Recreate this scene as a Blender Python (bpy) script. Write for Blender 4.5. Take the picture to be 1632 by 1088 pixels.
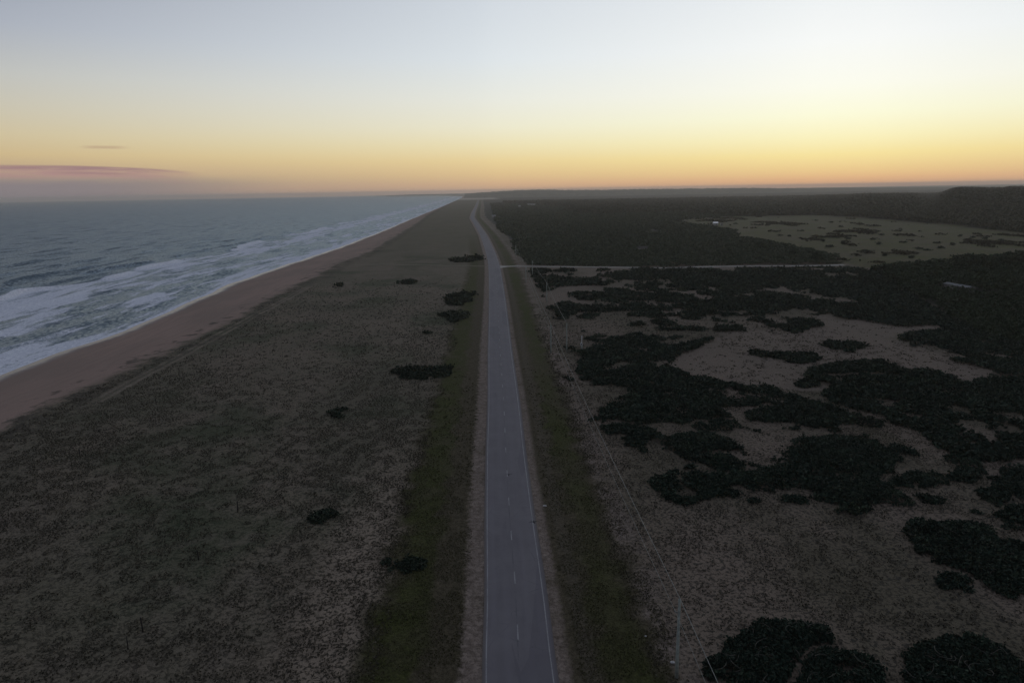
import bpy, math, random
import numpy as np
from math import radians as RAD

scene = bpy.context.scene
for o in list(bpy.data.objects):
    bpy.data.objects.remove(o)
COL = scene.collection

# ------------------------------------------------------------------ camera
CAM_H, PITCH, YAW, ROLL, CAM_X = 45.0, 12.44, 1.9, 1.0, -2.9
F, CX, CY = 1089.0, 816.0, 544.0           # focal length in photo pixels, centre


def cam_axes():
    p, y, r = RAD(PITCH), RAD(YAW), RAD(ROLL)
    fw = np.array([math.sin(y) * math.cos(p), math.cos(y) * math.cos(p), -math.sin(p)])
    rt = np.array([math.cos(y), -math.sin(y), 0.0])
    up = np.cross(rt, fw)
    return fw, rt * math.cos(r) - up * math.sin(r), rt * math.sin(r) + up * math.cos(r)


FW, RT, UP = cam_axes()
C0 = np.array([CAM_X, 0.0, CAM_H])


def gp(px, py, z=0.0):
    """where the sight line of a photo pixel meets the level z (survey of the ground)"""
    d = FW + RT * ((px - CX) / F) - UP * ((py - CY) / F)
    t = (z - C0[2]) / d[2]
    return C0 + t * d


def pixel(x, y, z):
    v = np.stack([np.asarray(x) - C0[0], np.asarray(y) - C0[1], np.asarray(z) * np.ones_like(x) - C0[2]], -1)
    w = np.maximum(v @ FW, 0.01)
    return CX + F * (v @ RT) / w, CY - F * (v @ UP) / w


cd = bpy.data.cameras.new('camera')
cam = bpy.data.objects.new('camera', cd)
COL.objects.link(cam)
cd.sensor_width, cd.lens = 36.0, 36.0 * F / 1632.0
cd.clip_start, cd.clip_end = 0.5, 60000.0
from mathutils import Matrix, Vector
cam.matrix_world = Matrix(((RT[0], UP[0], -FW[0], C0[0]), (RT[1], UP[1], -FW[1], C0[1]),
                           (RT[2], UP[2], -FW[2], C0[2]), (0, 0, 0, 1)))
scene.camera = cam

# ------------------------------------------------------------------ light, sky, exposure
SUN_AZ, SUN_EL = 27.0, -1.0                # degrees right of +Y, sun just under the horizon


def lin(c):
    return tuple(((v / 255) / 12.92 if v / 255 <= 0.04045 else ((v / 255 + 0.055) / 1.055) ** 2.4) for v in c)


class NT:
    """small helper to write node trees"""
    def __init__(s, tree):
        s.t = tree
        s.n = tree.nodes
        s.l = tree.links

    def node(s, kind, ins=None, **kw):
        n = s.n.new(kind)
        for k, v in kw.items():
            setattr(n, k, v)
        for k, v in (ins or {}).items():
            s.put(n.inputs[k], v)
        return n

    def put(s, sock, v):
        if isinstance(v, bpy.types.NodeSocket):
            s.l.new(v, sock)
        elif isinstance(v, bpy.types.Node):
            s.l.new(v.outputs[0], sock)
        else:
            if sock.type == 'RGBA' and len(v) == 3:
                v = (*v, 1)
            sock.default_value = v

    def math(s, op, a, b=0.0, c=0.0, clamp=False):
        n = s.node('ShaderNodeMath', {0: a, 1: b, 2: c}, operation=op)
        n.use_clamp = clamp
        return n.outputs[0]

    def rng(s, v, a, b, lo=0.0, hi=1.0, smooth=True):
        n = s.node('ShaderNodeMapRange', {'Value': v, 'From Min': a, 'From Max': b, 'To Min': lo, 'To Max': hi})
        n.interpolation_type = 'SMOOTHSTEP' if smooth else 'LINEAR'
        return n.outputs[0]

    def band(s, v, a, b, c, d):
        return s.math('MULTIPLY', s.rng(v, a, b), s.rng(v, c, d, 1, 0))

    def mix(s, f, a, b, mode='MIX'):
        n = s.node('ShaderNodeMix', data_type='RGBA', blend_type=mode)
        s.put(n.inputs[0], f)
        s.put(n.inputs[6], a)
        s.put(n.inputs[7], b)
        return n.outputs[2]

    def noise(s, vec, scale, detail=4, rough=0.55, dist=0.0):
        n = s.node('ShaderNodeTexNoise', {'Vector': vec, 'Scale': scale, 'Detail': detail, 'Roughness': rough, 'Distortion': dist})
        return n.outputs[0]

    def vor(s, vec, scale, feature='F1', rand=1.0):
        n = s.node('ShaderNodeTexVoronoi', {'Vector': vec, 'Scale': scale, 'Randomness': rand}, feature=feature)
        return n

    def ramp(s, f, stops):
        n = s.node('ShaderNodeValToRGB', {0: f})
        e = n.color_ramp.elements
        while len(e) < len(stops):
            e.new(0.5)
        for el, (p, c) in zip(e, stops):
            el.position = p
            el.color = (*c, 1) if len(c) == 3 else c
        return n.outputs[0]

    def attr(s, name):
        return s.node('ShaderNodeAttribute', attribute_name=name).outputs['Fac']

    def scalevec(s, vec, sc):
        n = s.node('ShaderNodeMapping', {'Vector': vec, 'Scale': sc})
        return n.outputs[0]


world = bpy.data.worlds.new('World')
scene.world = world
world.use_nodes = True
N = NT(world.node_tree)
N.n.clear()
tc = N.node('ShaderNodeTexCoord')
sep = N.node('ShaderNodeSeparateXYZ', {0: tc.outputs['Generated']})
elev = N.math('MULTIPLY', N.math('ARCSINE', sep.outputs[2]), 57.2958)         # degrees above the horizon
az = N.math('MULTIPLY', N.math('ARCTAN2', sep.outputs[0], sep.outputs[1]), 57.2958)


def sky_ramp(stops):                        # stops: (elevation in degrees, photo colour, gain)
    s = [(math.sqrt(max(e, 0) / 90.0), tuple(v * g for v in lin(c))) for e, c, g in stops]
    f = N.math('SQRT', N.math('DIVIDE', N.math('MAXIMUM', elev, 0.0), 90.0))
    return N.ramp(f, s)


SKY_R = sky_ramp([(0, (224, 166, 134), 1), (0.5, (232, 184, 136), 1), (1.2, (240, 207, 146), 1), (2.2, (249, 229, 160), 1),
                  (3.4, (252, 243, 192), 1), (5, (253, 252, 220), 1), (7, (253, 253, 239), 1), (10, (248, 250, 248), 1),
                  (16, (231, 236, 240), 1), (28, (196, 207, 218), 1), (50, (146, 153, 165), 1), (90, (122, 122, 126), 1)])
SKY_C = sky_ramp([(0, (202, 164, 142), 1), (0.6, (212, 176, 140), 1), (1.4, (224, 194, 145), 1), (2.4, (233, 210, 156), 1),
                  (3.6, (236, 224, 182), 1), (5, (236, 232, 207), 1), (7, (232, 233, 223), 1), (10, (221, 228, 232), 1),
                  (16, (204, 211, 220), 1), (28, (168, 180, 198), 1), (50, (132, 141, 157), 1), (90, (122, 122, 126), 1)])
SKY_L = sky_ramp([(0, (128, 124, 128), 1), (0.9, (142, 132, 128), 1), (1.9, (182, 158, 134), 1), (2.9, (203, 180, 138), 1),
                  (4.2, (205, 190, 156), 1), (6, (198, 192, 174), 1), (8, (188, 189, 185), 1), (11, (164, 170, 182), 1),
                  (16, (136, 143, 160), 1), (28, (125, 136, 158), 1), (50, (117, 126, 145), 1), (90, (122, 122, 126), 1)])
SKY_B = sky_ramp([(0, (84, 88, 100), 1), (2, (92, 92, 104), 1), (5, (118, 106, 114), 1), (9, (120, 114, 126), 1), (16, (112, 116, 134), 1),
                  (28, (106, 115, 136), 1), (50, (108, 118, 138), 1), (85, (120, 125, 135), 1), (90, (122, 122, 126), 1)])
daz = N.math('ABSOLUTE', N.math('SUBTRACT', az, SUN_AZ))
daz = N.math('MINIMUM', daz, N.math('SUBTRACT', 360.0, daz))
c = N.mix(N.rng(daz, 2, 28, smooth=False), SKY_R, SKY_C)
c = N.mix(N.rng(daz, 26, 64, smooth=False), c, SKY_L)
c = N.mix(N.rng(daz, 70, 130), c, SKY_B)
# thin pink-grey evening cloud low over the sea
cv = N.node('ShaderNodeCombineXYZ', {0: N.math('MULTIPLY', az, 0.22), 1: N.math('MULTIPLY', elev, 1.9), 2: 0.0}).outputs[0]
cn = N.noise(cv, 1.0, 5, 0.6, 0.6)
drop = N.math('POWER', N.math('MAXIMUM', N.math('ADD', az, 30.5), 0.0), 1.7)
ctop = N.math('SUBTRACT', 2.22, N.math('MULTIPLY', drop, 0.012))
crel = N.math('ADD', N.math('SUBTRACT', elev, ctop), N.math('MULTIPLY', N.math('SUBTRACT', cn, 0.5), 0.22))
cover = N.math('MULTIPLY', N.band(crel, -1.15, -0.6, -0.14, 0.05), N.rng(az, -21.0, -25.5))
cover = N.math('MULTIPLY', cover, N.rng(cn, 0.30, 0.60, 0.35, 1.0))
c = N.mix(N.math('MULTIPLY', cover, 0.9), c, lin((172, 138, 136)))
edge = N.math('MULTIPLY', N.band(crel, -0.40, -0.22, -0.07, 0.04), N.band(az, -36.5, -33.5, -25.5, -22.0))
edge = N.math('MULTIPLY', edge, N.rng(cn, 0.35, 0.6, 0.35, 1.0))
c = N.mix(N.math('MULTIPLY', edge, 0.6), c, lin((146, 118, 122)))
strk = N.math('MULTIPLY', N.band(crel, -0.60, -0.52, -0.46, -0.38), N.band(az, -32.0, -29.5, -27.5, -25.0))
c = N.mix(N.math('MULTIPLY', strk, 0.45), c, lin((150, 122, 122)))
low = N.math('MULTIPLY', N.rng(N.math('ADD', elev, N.math('MULTIPLY', cn, 0.5)), 1.1, 1.9, 1.0, 0.0), N.rng(az, -14.0, -31.0))
c = N.mix(N.math('MULTIPLY', low, 0.8), c, lin((134, 126, 131)))
wisp = N.math('MULTIPLY', N.band(elev, 3.28, 3.42, 3.46, 3.60), N.band(az, -29.5, -28.2, -27.3, -25.9))
c = N.mix(N.math('MULTIPLY', wisp, 0.45), c, lin((172, 140, 122)))
c = N.mix(1.0, c, N.node('ShaderNodeCombineXYZ', {k: N.rng(elev, -4.0, -0.4, 0.12, 1.0) for k in (0, 1, 2)}).outputs[0], 'MULTIPLY')
nishita = N.node('ShaderNodeTexSky', sky_type='NISHITA')
nishita.sun_disc = False
nishita.sun_elevation = RAD(SUN_EL)
nishita.sun_rotation = RAD(SUN_AZ)
nishita.altitude = 45
SKY_STRENGTH = 0.10
cc = N.mix(1.0, N.mix(1.0, c, (1 / SKY_STRENGTH,) * 3, 'MULTIPLY'), N.mix(1.0, nishita.outputs[0], (0.03,) * 3, 'MULTIPLY'), 'ADD')
bg = N.node('ShaderNodeBackground', {'Color': cc, 'Strength': SKY_STRENGTH})
N.l.new(bg.outputs[0], N.node('ShaderNodeOutputWorld').inputs[0])

sl = bpy.data.lights.new('sun', 'SUN')
sl.energy, sl.angle, sl.color = 0.03, RAD(10), (1.0, 0.72, 0.45)
sun = bpy.data.objects.new('sun', sl)
COL.objects.link(sun)
sv = Vector((math.sin(RAD(SUN_AZ)) * math.cos(RAD(2)), math.cos(RAD(SUN_AZ)) * math.cos(RAD(2)), math.sin(RAD(2))))
sun.rotation_euler = sv.to_track_quat('Z', 'Y').to_euler()

scene.view_settings.view_transform = 'Standard'
scene.view_settings.look = 'None'
scene.view_settings.exposure = 0.0
scene.view_settings.gamma = 1.0
scene.render.engine = 'CYCLES'
scene.cycles.max_bounces = 5
scene.cycles.diffuse_bounces = 2
scene.cycles.glossy_bounces = 2
scene.cycles.volume_bounces = 1
scene.cycles.use_denoising = True
scene.cycles.sample_clamp_indirect = 3.0

# ------------------------------------------------------------------ helpers
RS = np.random.RandomState(11)


def hash2(ix, iy, seed):
    h = (ix.astype(np.int64) * 374761393 + iy.astype(np.int64) * 668265263 + seed * 974634777) & 0xFFFFFFFF
    h = ((h ^ (h >> 13)) * 1274126177) & 0xFFFFFFFF
    return ((h ^ (h >> 16)) & 0xFFFF) / 65535.0


def vnoise(x, y, seed=0):
    x = np.asarray(x, float)
    y = np.asarray(y, float)
    ix, iy = np.floor(x), np.floor(y)
    fx, fy = x - ix, y - iy
    fx, fy = fx * fx * (3 - 2 * fx), fy * fy * (3 - 2 * fy)
    a, b = hash2(ix, iy, seed), hash2(ix + 1, iy, seed)
    cc_, d = hash2(ix, iy + 1, seed), hash2(ix + 1, iy + 1, seed)
    return (a * (1 - fx) + b * fx) * (1 - fy) + (cc_ * (1 - fx) + d * fx) * fy


def fbm(x, y, seed=0, octv=4, gain=0.5):
    v, amp, tot = 0.0, 1.0, 0.0
    for k in range(octv):
        v = v + amp * vnoise(x * 2.03 ** k + 17.1 * k, y * 2.03 ** k - 9.7 * k, seed + k)
        tot += amp
        amp *= gain
    return v / tot                          # 0..1


def sstep(v, a, b):
    t = np.clip((v - a) / (b - a), 0, 1)
    return t * t * (3 - 2 * t)


def inside(poly, x, y):
    x = np.asarray(x, float)
    y = np.asarray(y, float)
    r = np.zeros(x.shape, bool)
    n = len(poly)
    for i in range(n):
        x1, y1 = poly[i]
        x2, y2 = poly[(i + 1) % n]
        if y1 == y2:
            continue
        k = ((y1 > y) != (y2 > y)) & (x < (x2 - x1) * (y - y1) / (y2 - y1) + x1)
        r ^= k
    return r


def edge_dist(poly, x, y):
    d = np.full(np.shape(x), 1e9)
    n = len(poly)
    for i in range(n):
        ax, ay = poly[i]
        bx, by = poly[(i + 1) % n]
        dx, dy = bx - ax, by - ay
        L = dx * dx + dy * dy + 1e-9
        t = np.clip(((x - ax) * dx + (y - ay) * dy) / L, 0, 1)
        d = np.minimum(d, np.hypot(x - ax - t * dx, y - ay - t * dy))
    return d


def mesh_np(name, verts, faces, mat, parent=None, attrs=None, smooth=False):
    """faces: (n, k) int array"""
    me = bpy.data.meshes.new(name)
    verts = np.asarray(verts, np.float32)
    faces = np.asarray(faces, np.int32)
    nf, k = faces.shape
    me.vertices.add(len(verts))
    me.vertices.foreach_set('co', verts.ravel())
    me.loops.add(nf * k)
    me.loops.foreach_set('vertex_index', faces.ravel())
    me.polygons.add(nf)
    me.polygons.foreach_set('loop_start', np.arange(0, nf * k, k, dtype=np.int32))
    me.polygons.foreach_set('loop_total', np.full(nf, k, np.int32))
    if smooth:
        me.polygons.foreach_set('use_smooth', np.ones(nf, bool))
    for an, av in (attrs or {}).items():
        a = me.attributes.new(an, 'FLOAT', 'POINT')
        a.data.foreach_set('value', np.asarray(av, np.float32))
    me.update(calc_edges=True)
    me.validate()
    me.materials.append(mat)
    o = bpy.data.objects.new(name, me)
    COL.objects.link(o)
    if parent:
        o.parent = parent
    return o


def grid_faces(nr, nc):
    i = np.arange(nr - 1)[:, None] * nc + np.arange(nc - 1)[None, :]
    i = i.ravel()
    return np.stack([i, i + 1, i + nc + 1, i + nc], 1)


class MB:
    """collects small solid shapes into one mesh"""
    def __init__(s):
        s.v, s.f = [], []

    def ring_tube(s, pts, radii, n=10, cap=True):
        pts = [np.array(p, float) for p in pts]
        base = len(s.v)
        ref = None
        for i, p in enumerate(pts):
            a = pts[max(i - 1, 0)]
            b = pts[min(i + 1, len(pts) - 1)]
            t = (b - a) / (np.linalg.norm(b - a) + 1e-9)
            if ref is None:
                ref = np.array([0, 0, 1.0]) if abs(t[2]) < 0.9 else np.array([1.0, 0, 0])
            u = np.cross(t, ref)
            u /= np.linalg.norm(u)
            w = np.cross(t, u)
            ref = np.cross(u, t)
            for k in range(n):
                an = 2 * math.pi * k / n
                s.v.append(p + radii[i] * (math.cos(an) * u + math.sin(an) * w))
        for i in range(len(pts) - 1):
            for k in range(n):
                a = base + i * n + k
                b = base + i * n + (k + 1) % n
                s.f.append((a, b, b + n, a + n))
        if cap:
            s.f.append(tuple(base + k for k in range(n))[::-1])
            s.f.append(tuple(base + (len(pts) - 1) * n + k for k in range(n)))
        return s

    def box(s, c, size, rz=0.0):
        b = len(s.v)
        ca, sa = math.cos(rz), math.sin(rz)
        for dz in (-1, 1):
            for dx, dy in ((-1, -1), (1, -1), (1, 1), (-1, 1)):
                x, y = dx * size[0] / 2, dy * size[1] / 2
                s.v.append(np.array([c[0] + x * ca - y * sa, c[1] + x * sa + y * ca, c[2] + dz * size[2] / 2]))
        for f in ((3, 2, 1, 0), (4, 5, 6, 7), (0, 1, 5, 4), (1, 2, 6, 5), (2, 3, 7, 6), (3, 0, 4, 7)):
            s.f.append(tuple(b + i for i in f))
        return s

    def poly(s, pts, faces):
        b = len(s.v)
        s.v += [np.array(p, float) for p in pts]
        s.f += [tuple(b + i for i in f) for f in faces]
        return s

    def build(s, name, mat, parent=None, smooth=False, bevel=0.0):
        me = bpy.data.meshes.new(name)
        me.from_pydata([tuple(v) for v in s.v], [], s.f)
        me.update()
        if smooth:
            for p in me.polygons:
                p.use_smooth = True
        me.materials.append(mat)
        o = bpy.data.objects.new(name, me)
        COL.objects.link(o)
        if parent:
            o.parent = parent
        if bevel:
            m = o.modifiers.new('bevel', 'BEVEL')
            m.width, m.segments = bevel, 2
        return o


def tag(o, label, cat, group=None, kind=None):
    o['label'] = label
    o['category'] = cat
    if group:
        o['group'] = group
    if kind:
        o['kind'] = kind
    return o


def thing(name, loc, label, cat, group=None, rz=0.0):
    o = bpy.data.objects.new(name, None)
    o.empty_display_size = 0.3
    COL.objects.link(o)
    o.location = loc
    o.rotation_euler = (0, 0, rz)
    return tag(o, label, cat, group)


def structure(o):
    o['kind'] = 'structure'
    return o


def new_mat(name):
    m = bpy.data.materials.new(name)
    m.use_nodes = True
    t = NT(m.node_tree)
    b = m.node_tree.nodes['Principled BSDF']
    return m, t, b


def simple_mat(name, col, rough=0.8, metal=0.0, var=0.25, scale=3.0, spec=0.3):
    m, t, b = new_mat(name)
    tcn = t.node('ShaderNodeTexCoord')
    n = t.noise(tcn.outputs['Object'], scale, 5, 0.6)
    d = tuple(v * (1 - var) for v in col)
    u = tuple(min(1, v * (1 + var)) for v in col)
    t.put(b.inputs['Base Color'], t.mix(t.rng(n, 0.3, 0.7), d, u))
    b.inputs['Roughness'].default_value = rough
    b.inputs['Metallic'].default_value = metal
    b.inputs['Specular IOR Level'].default_value = spec
    bp = t.node('ShaderNodeBump', {'Strength': 0.3, 'Distance': 0.02, 'Height': n})
    t.put(b.inputs['Normal'], bp.outputs[0])
    return m


def foliage_mat(name, a, b2, c2, rough=0.75, spec=0.12):
    m, t, b = new_mat(name)
    tone = t.attr('tone')
    p = t.node('ShaderNodeNewGeometry').outputs['Position']
    big = t.noise(p, 0.045, 4, 0.6)
    col = t.ramp(tone, [(0.0, a), (0.55, b2), (1.0, c2)])
    col = t.mix(t.rng(big, 0.35, 0.68, 0.0, 0.55), col, b2)
    t.put(b.inputs['Base Color'], col)
    b.inputs['Roughness'].default_value = rough
    b.inputs['Specular IOR Level'].default_value = spec
    return m


# ------------------------------------------------------------------ survey lines of the place
ROAD_PX = [(829, 1088), (822, 940), (815, 855), (811, 800), (806, 717), (803, 640), (797, 560), (793, 480), (789.5, 440), (787, 420), (783, 405),
           (771, 375), (758, 355), (752.5, 347), (755, 338), (760, 327), (762, 320)]
rp = np.array([gp(*p)[:2] for p in ROAD_PX])
rp = np.vstack([[rp[0, 0], -400], [rp[0, 0], 0], rp, [rp[-1, 0] + 60, 14000]])
road_y = np.concatenate([np.arange(-400, 60, 20), 60 * 1.02 ** np.arange(0, 212)])
road_y = road_y[road_y < 3600]
rx = np.interp(road_y, rp[:, 1], rp[:, 0])
for _ in range(6):
    rx[1:-1] = 0.25 * rx[:-2] + 0.5 * rx[1:-1] + 0.25 * rx[2:]


def road_x(y):
    return np.interp(y, road_y, rx)


SHORE = np.array([(-143, -400), (-143, 100), (-142.6, 194), (-143, 224), (-140, 257), (-144, 315), (-150, 398), (-145.5, 511), (-140.5, 641),
                  (-140, 862), (-146, 1443), (-152, 2212), (-188, 5155), (-240, 7000), (-700, 9000), (-2200, 12000), (-2200, 14000)], float)
DUNE = np.array([(-103, -400), (-102.6, 135), (-103, 157), (-100, 187), (-96.5, 224), (-100.5, 315), (-101, 418), (-96, 549), (-105, 947),
                 (-124, 1443), (-138, 2212), (-178, 5155), (-190, 7000), (-650, 9000), (-2150, 12000), (-2150, 14000)], float)
SEA_Z = -4.0


def shore_x(y):
    return np.interp(y, SHORE[:, 1], SHORE[:, 0]) + 1.6 * (fbm(y / 38.0, y * 0 + 3, 5, 3) - 0.5) * 2 + 0.5 * np.sin(y / 9.0)


def dune_x(y):
    return np.interp(y, DUNE[:, 1], DUNE[:, 0]) + 3.0 * (fbm(y / 22.0, y * 0 + 8, 9, 4) - 0.5) * 2


def ground_z(x, y):
    x = np.asarray(x, float)
    y = np.asarray(y, float)
    xs, xd = shore_x(y), dune_x(y)
    t = (xd - x) / (xd - xs)
    beach = np.where(t > 1, -4.0 - (t - 1) * 4.0, -4.0 * np.clip(t, 0, 1) ** 1.15)
    beach = np.maximum(beach, -9.0)
    off = x - road_x(y)
    far = sstep(y, 900, 2500)
    dune = (fbm(x / 14.0, y / 20.0, 21, 4) - 0.5) * 1.5 * sstep(-off, 14, 40) * sstep(x - xd, 0, 14) * (1 - far)
    crest = 0.7 * np.exp(-((x - xd - 4) / 4.0) ** 2) * fbm(x / 8, y / 14, 33, 3) * (1 - far)
    z = np.where(x < xd, beach, dune + crest)
    # flat verge and land, then the wooded rise on the right
    s = (x - 371) * 0.976 + (y - 1066) * 0.217
    azd = np.degrees(np.arctan2(x, np.maximum(y, 1)))
    amp = 27.0 * sstep(azd, 33.0, 34.6) + 13.0 * sstep(azd, 22.0, 30.0) * (1 - sstep(azd, 33.0, 34.6))
    gap = 1 - 0.75 * np.exp(-((azd - 32.9) / 0.7) ** 2)
    rise = amp * gap * sstep(s, 0, 420) * (1 - sstep(y, 1700, 3000)) * (0.9 + 0.25 * (fbm(azd * 1.3, y * 0, 41, 3) - 0.5))
    right = rise + (fbm(x / 30.0, y / 30.0, 27, 3) - 0.5) * 0.5 * sstep(off, 26, 60)
    z = np.where(off > 10, right, z)
    z = z - 0.06 * sstep(np.abs(off), 3.3, 4.6) * sstep(16 - np.abs(off), 0, 4)
    # mid-distance ground stays clear of the water at the bend of the coast
    return z


# ------------------------------------------------------------------ zones traced in the photograph (photo pixels -> ground)
CLEAR_PX = {
    'C1': [(880, 440), (905, 446), (950, 433), (1002, 430), (1012, 446), (985, 458), (1060, 469), (1105, 489), (1078, 500), (1040, 492),
           (1010, 484), (960, 466), (930, 476), (900, 500), (880, 490), (868, 462)],
    'C2': [(1052, 580), (1080, 568), (1112, 545), (1142, 532), (1200, 525), (1250, 533), (1292, 530), (1300, 505), (1312, 500), (1335, 506),
           (1392, 514), (1440, 522), (1475, 517), (1500, 526), (1430, 536), (1432, 545), (1470, 556), (1500, 570), (1530, 580), (1600, 598), (1604, 608),
           (1540, 607), (1500, 596), (1445, 592), (1392, 576), (1340, 579), (1292, 586), (1282, 602), (1322, 611), (1296, 626), (1250, 622),
           (1200, 612), (1130, 602), (1090, 592)],
}
FIELD_PX = [(1070, 352), (1160, 345), (1290, 343), (1480, 356), (1632, 371), (1700, 378), (1700, 416), (1632, 412), (1600, 413), (1540, 414), (1500, 418),
            (1470, 424), (1400, 428), (1340, 420), (1320, 405), (1270, 395), (1235, 388), (1210, 383), (1170, 381), (1172, 368), (1120, 362)]
NEARWOOD_PX = [(1400, 430), (1440, 428), (1480, 426), (1520, 418), (1570, 414), (1632, 411), (1720, 409), (1720, 560), (1632, 548), (1560, 530), (1500, 500), (1440, 462)]


def px_inside(poly, x, y, jitter=0.0):
    u, v = pixel(x, y, np.zeros_like(x))
    ok = np.asarray(y) > 30
    return inside(poly, u, v) & ok


def wobble(x, y, amp=4.0, sc=9.0, seed=60):
    return (x + amp * (fbm(x / sc, y / sc, seed, 3) - 0.5) * 2, y + amp * 1.6 * (fbm(x / sc, y / sc, seed + 7, 3) - 0.5) * 2)


# ------------------------------------------------------------------ ground
def axis(breaks):
    out = []
    for a, b, s in breaks:
        out.append(np.arange(a, b, s))
    return np.concatenate(out + [[breaks[-1][1]]])


gx = np.concatenate([axis([(-178, -150, 4), (-150, -84, 1.6), (-84, 60, 2.4), (60, 300, 6), (300, 600, 15)])[:-1], 600 * 1.04 ** np.arange(0, 80)])
gx = gx[gx < 12500]
gx = np.concatenate([[-4200, -3000, -2200, -1500, -1000, -700, -480, -330, -240, -205], gx])
gy = np.concatenate([np.arange(-400, 40, 20), 40 * 1.013 ** np.arange(0, 452)])
gy = gy[gy < 13200]
GX, GY = np.meshgrid(gx, gy)
GZ = ground_z(GX, GY)
# headland and far shore at the bend of the coast are built separately; keep the seabed below water there
fx, fy = GX.ravel(), GY.ravel()
wx, wy = wobble(fx, fy)
clear = np.zeros_like(fx)
for k in CLEAR_PX:
    clear = np.maximum(clear, px_inside(CLEAR_PX[k], wx, wy).astype(float) * (0.35 if k == 'C1' else 1.0))
field = px_inside(FIELD_PX, *wobble(fx, fy, 8, 30)).astype(float)
off = fx - road_x(fy)
litter_shade = ((off > 24) & (fy > 430)).astype(float) * (1 - field)
litter_shade = np.maximum(litter_shade, px_inside(NEARWOOD_PX, fx, fy).astype(float))

gm, t, b = new_mat('ground')
geo = t.node('ShaderNodeNewGeometry')
pos = geo.outputs['Position']
sp = t.node('ShaderNodeSeparateXYZ', {0: pos})
X, Y, Z = sp.outputs
aoff, abd = t.attr('off'), t.attr('inland')
aclear, afield, alit = t.attr('clear'), t.attr('field'), t.attr('litter_shade')
nf = t.noise(pos, 1.1, 6, 0.65)
nff = t.noise(pos, 3.4, 5, 0.7)
nm = t.noise(pos, 0.17, 5, 0.6)
nl = t.noise(pos, 0.028, 4, 0.55)
nl2 = t.noise(t.scalevec(pos, (1, 0.45, 1)), 0.05, 4, 0.55)
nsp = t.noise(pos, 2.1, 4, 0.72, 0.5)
spots = t.rng(nsp, 0.50, 0.60)                    # dark tussocks and the shaded gaps among them, painted on paler sand
# left: dune heath
offn = t.math('ADD', aoff, t.math('MULTIPLY', t.math('SUBTRACT', nm, 0.5), 9.0))
tan = t.mix(t.rng(nl2, 0.35, 0.65), (0.212, 0.172, 0.128), (0.156, 0.138, 0.097))
tan = t.mix(t.rng(nff, 0.3, 0.7), t.mix(0.25, tan, (0, 0, 0)), tan)
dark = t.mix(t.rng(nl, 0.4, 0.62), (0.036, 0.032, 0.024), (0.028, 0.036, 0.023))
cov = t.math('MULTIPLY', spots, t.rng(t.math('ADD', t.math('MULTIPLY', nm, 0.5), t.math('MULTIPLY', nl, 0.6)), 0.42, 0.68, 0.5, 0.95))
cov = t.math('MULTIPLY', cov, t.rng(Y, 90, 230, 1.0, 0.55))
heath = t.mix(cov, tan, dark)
heath = t.mix(t.math('MULTIPLY', t.rng(nl, 0.48, 0.66), 0.7), heath, (0.060, 0.073, 0.040))
heath = t.mix(t.math('MULTIPLY', t.rng(nm, 0.52, 0.66), 0.35), heath, (0.20, 0.165, 0.128))
patchy = t.math('MULTIPLY', t.band(offn, -27, -20, -16, -14), t.rng(Y, 90, 135, 1, 0))
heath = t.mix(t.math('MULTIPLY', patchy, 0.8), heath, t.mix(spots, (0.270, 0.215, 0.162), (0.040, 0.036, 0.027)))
# dry ground on the right
dry = t.mix(t.rng(nl2, 0.38, 0.62), (0.200, 0.156, 0.120), (0.126, 0.106, 0.074))
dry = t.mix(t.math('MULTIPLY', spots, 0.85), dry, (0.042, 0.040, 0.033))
dry = t.mix(t.math('MULTIPLY', aclear, 0.8), dry, t.mix(t.rng(nff, 0.3, 0.7), (0.145, 0.112, 0.088), (0.255, 0.205, 0.166)))
# verge
grass = t.mix(t.rng(nf, 0.3, 0.7), (0.060, 0.050, 0.030), (0.105, 0.086, 0.056))
offs = t.math('ADD', aoff, t.math('MULTIPLY', t.math('SUBTRACT', nf, 0.5), 2.2))
gl = t.math('MULTIPLY', t.band(offn, -16.5, -13, -10.5, -8.5), t.rng(nm, 0.3, 0.6, 0.45, 1.0))
gr = t.math('MULTIPLY', t.band(offn, 7.2, 9.2, 11.5, 13.6), t.rng(nl2, 0.38, 0.58, 0.35, 1.0))
green = t.mix(t.rng(nff, 0.3, 0.7), (0.036, 0.041, 0.012), (0.072, 0.077, 0.022))
grass = t.mix(gl, grass, green)
grass = t.mix(gr, grass, green)
sandy = t.mix(t.rng(nf, 0.35, 0.65), (0.17, 0.132, 0.108), (0.27, 0.216, 0.180))
shl = t.math('MULTIPLY', t.band(offs, -6.3, -5.2, -3.4, -3.2), t.rng(nm, 0.25, 0.5, 0.55, 1))
shr = t.math('MULTIPLY', t.band(offs, 3.2, 3.4, 4.5, 5.3), t.rng(nm, 0.3, 0.55, 0.35, 1))
strip = t.math('MULTIPLY', t.band(offs, 13.2, 14.2, 16.2, 17.6), t.rng(t.math('ADD', t.math('MULTIPLY', nm, 0.6), t.math('MULTIPLY', nff, 0.4)), 0.44, 0.60, 0.0, 0.8))
grass = t.mix(shl, grass, sandy)
grass = t.mix(shr, grass, sandy)
tgr = t.math('MULTIPLY', t.band(offs, 5.6, 6.4, 7.0, 8.0), 0.35)
grass = t.mix(tgr, grass, (0.125, 0.105, 0.08))
dry = t.mix(strip, dry, sandy)
col = t.mix(t.rng(offn, -17.5, -14.5, 1, 0), grass, heath)
col = t.mix(t.rng(offn, 13.0, 15.5), col, dry)
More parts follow.
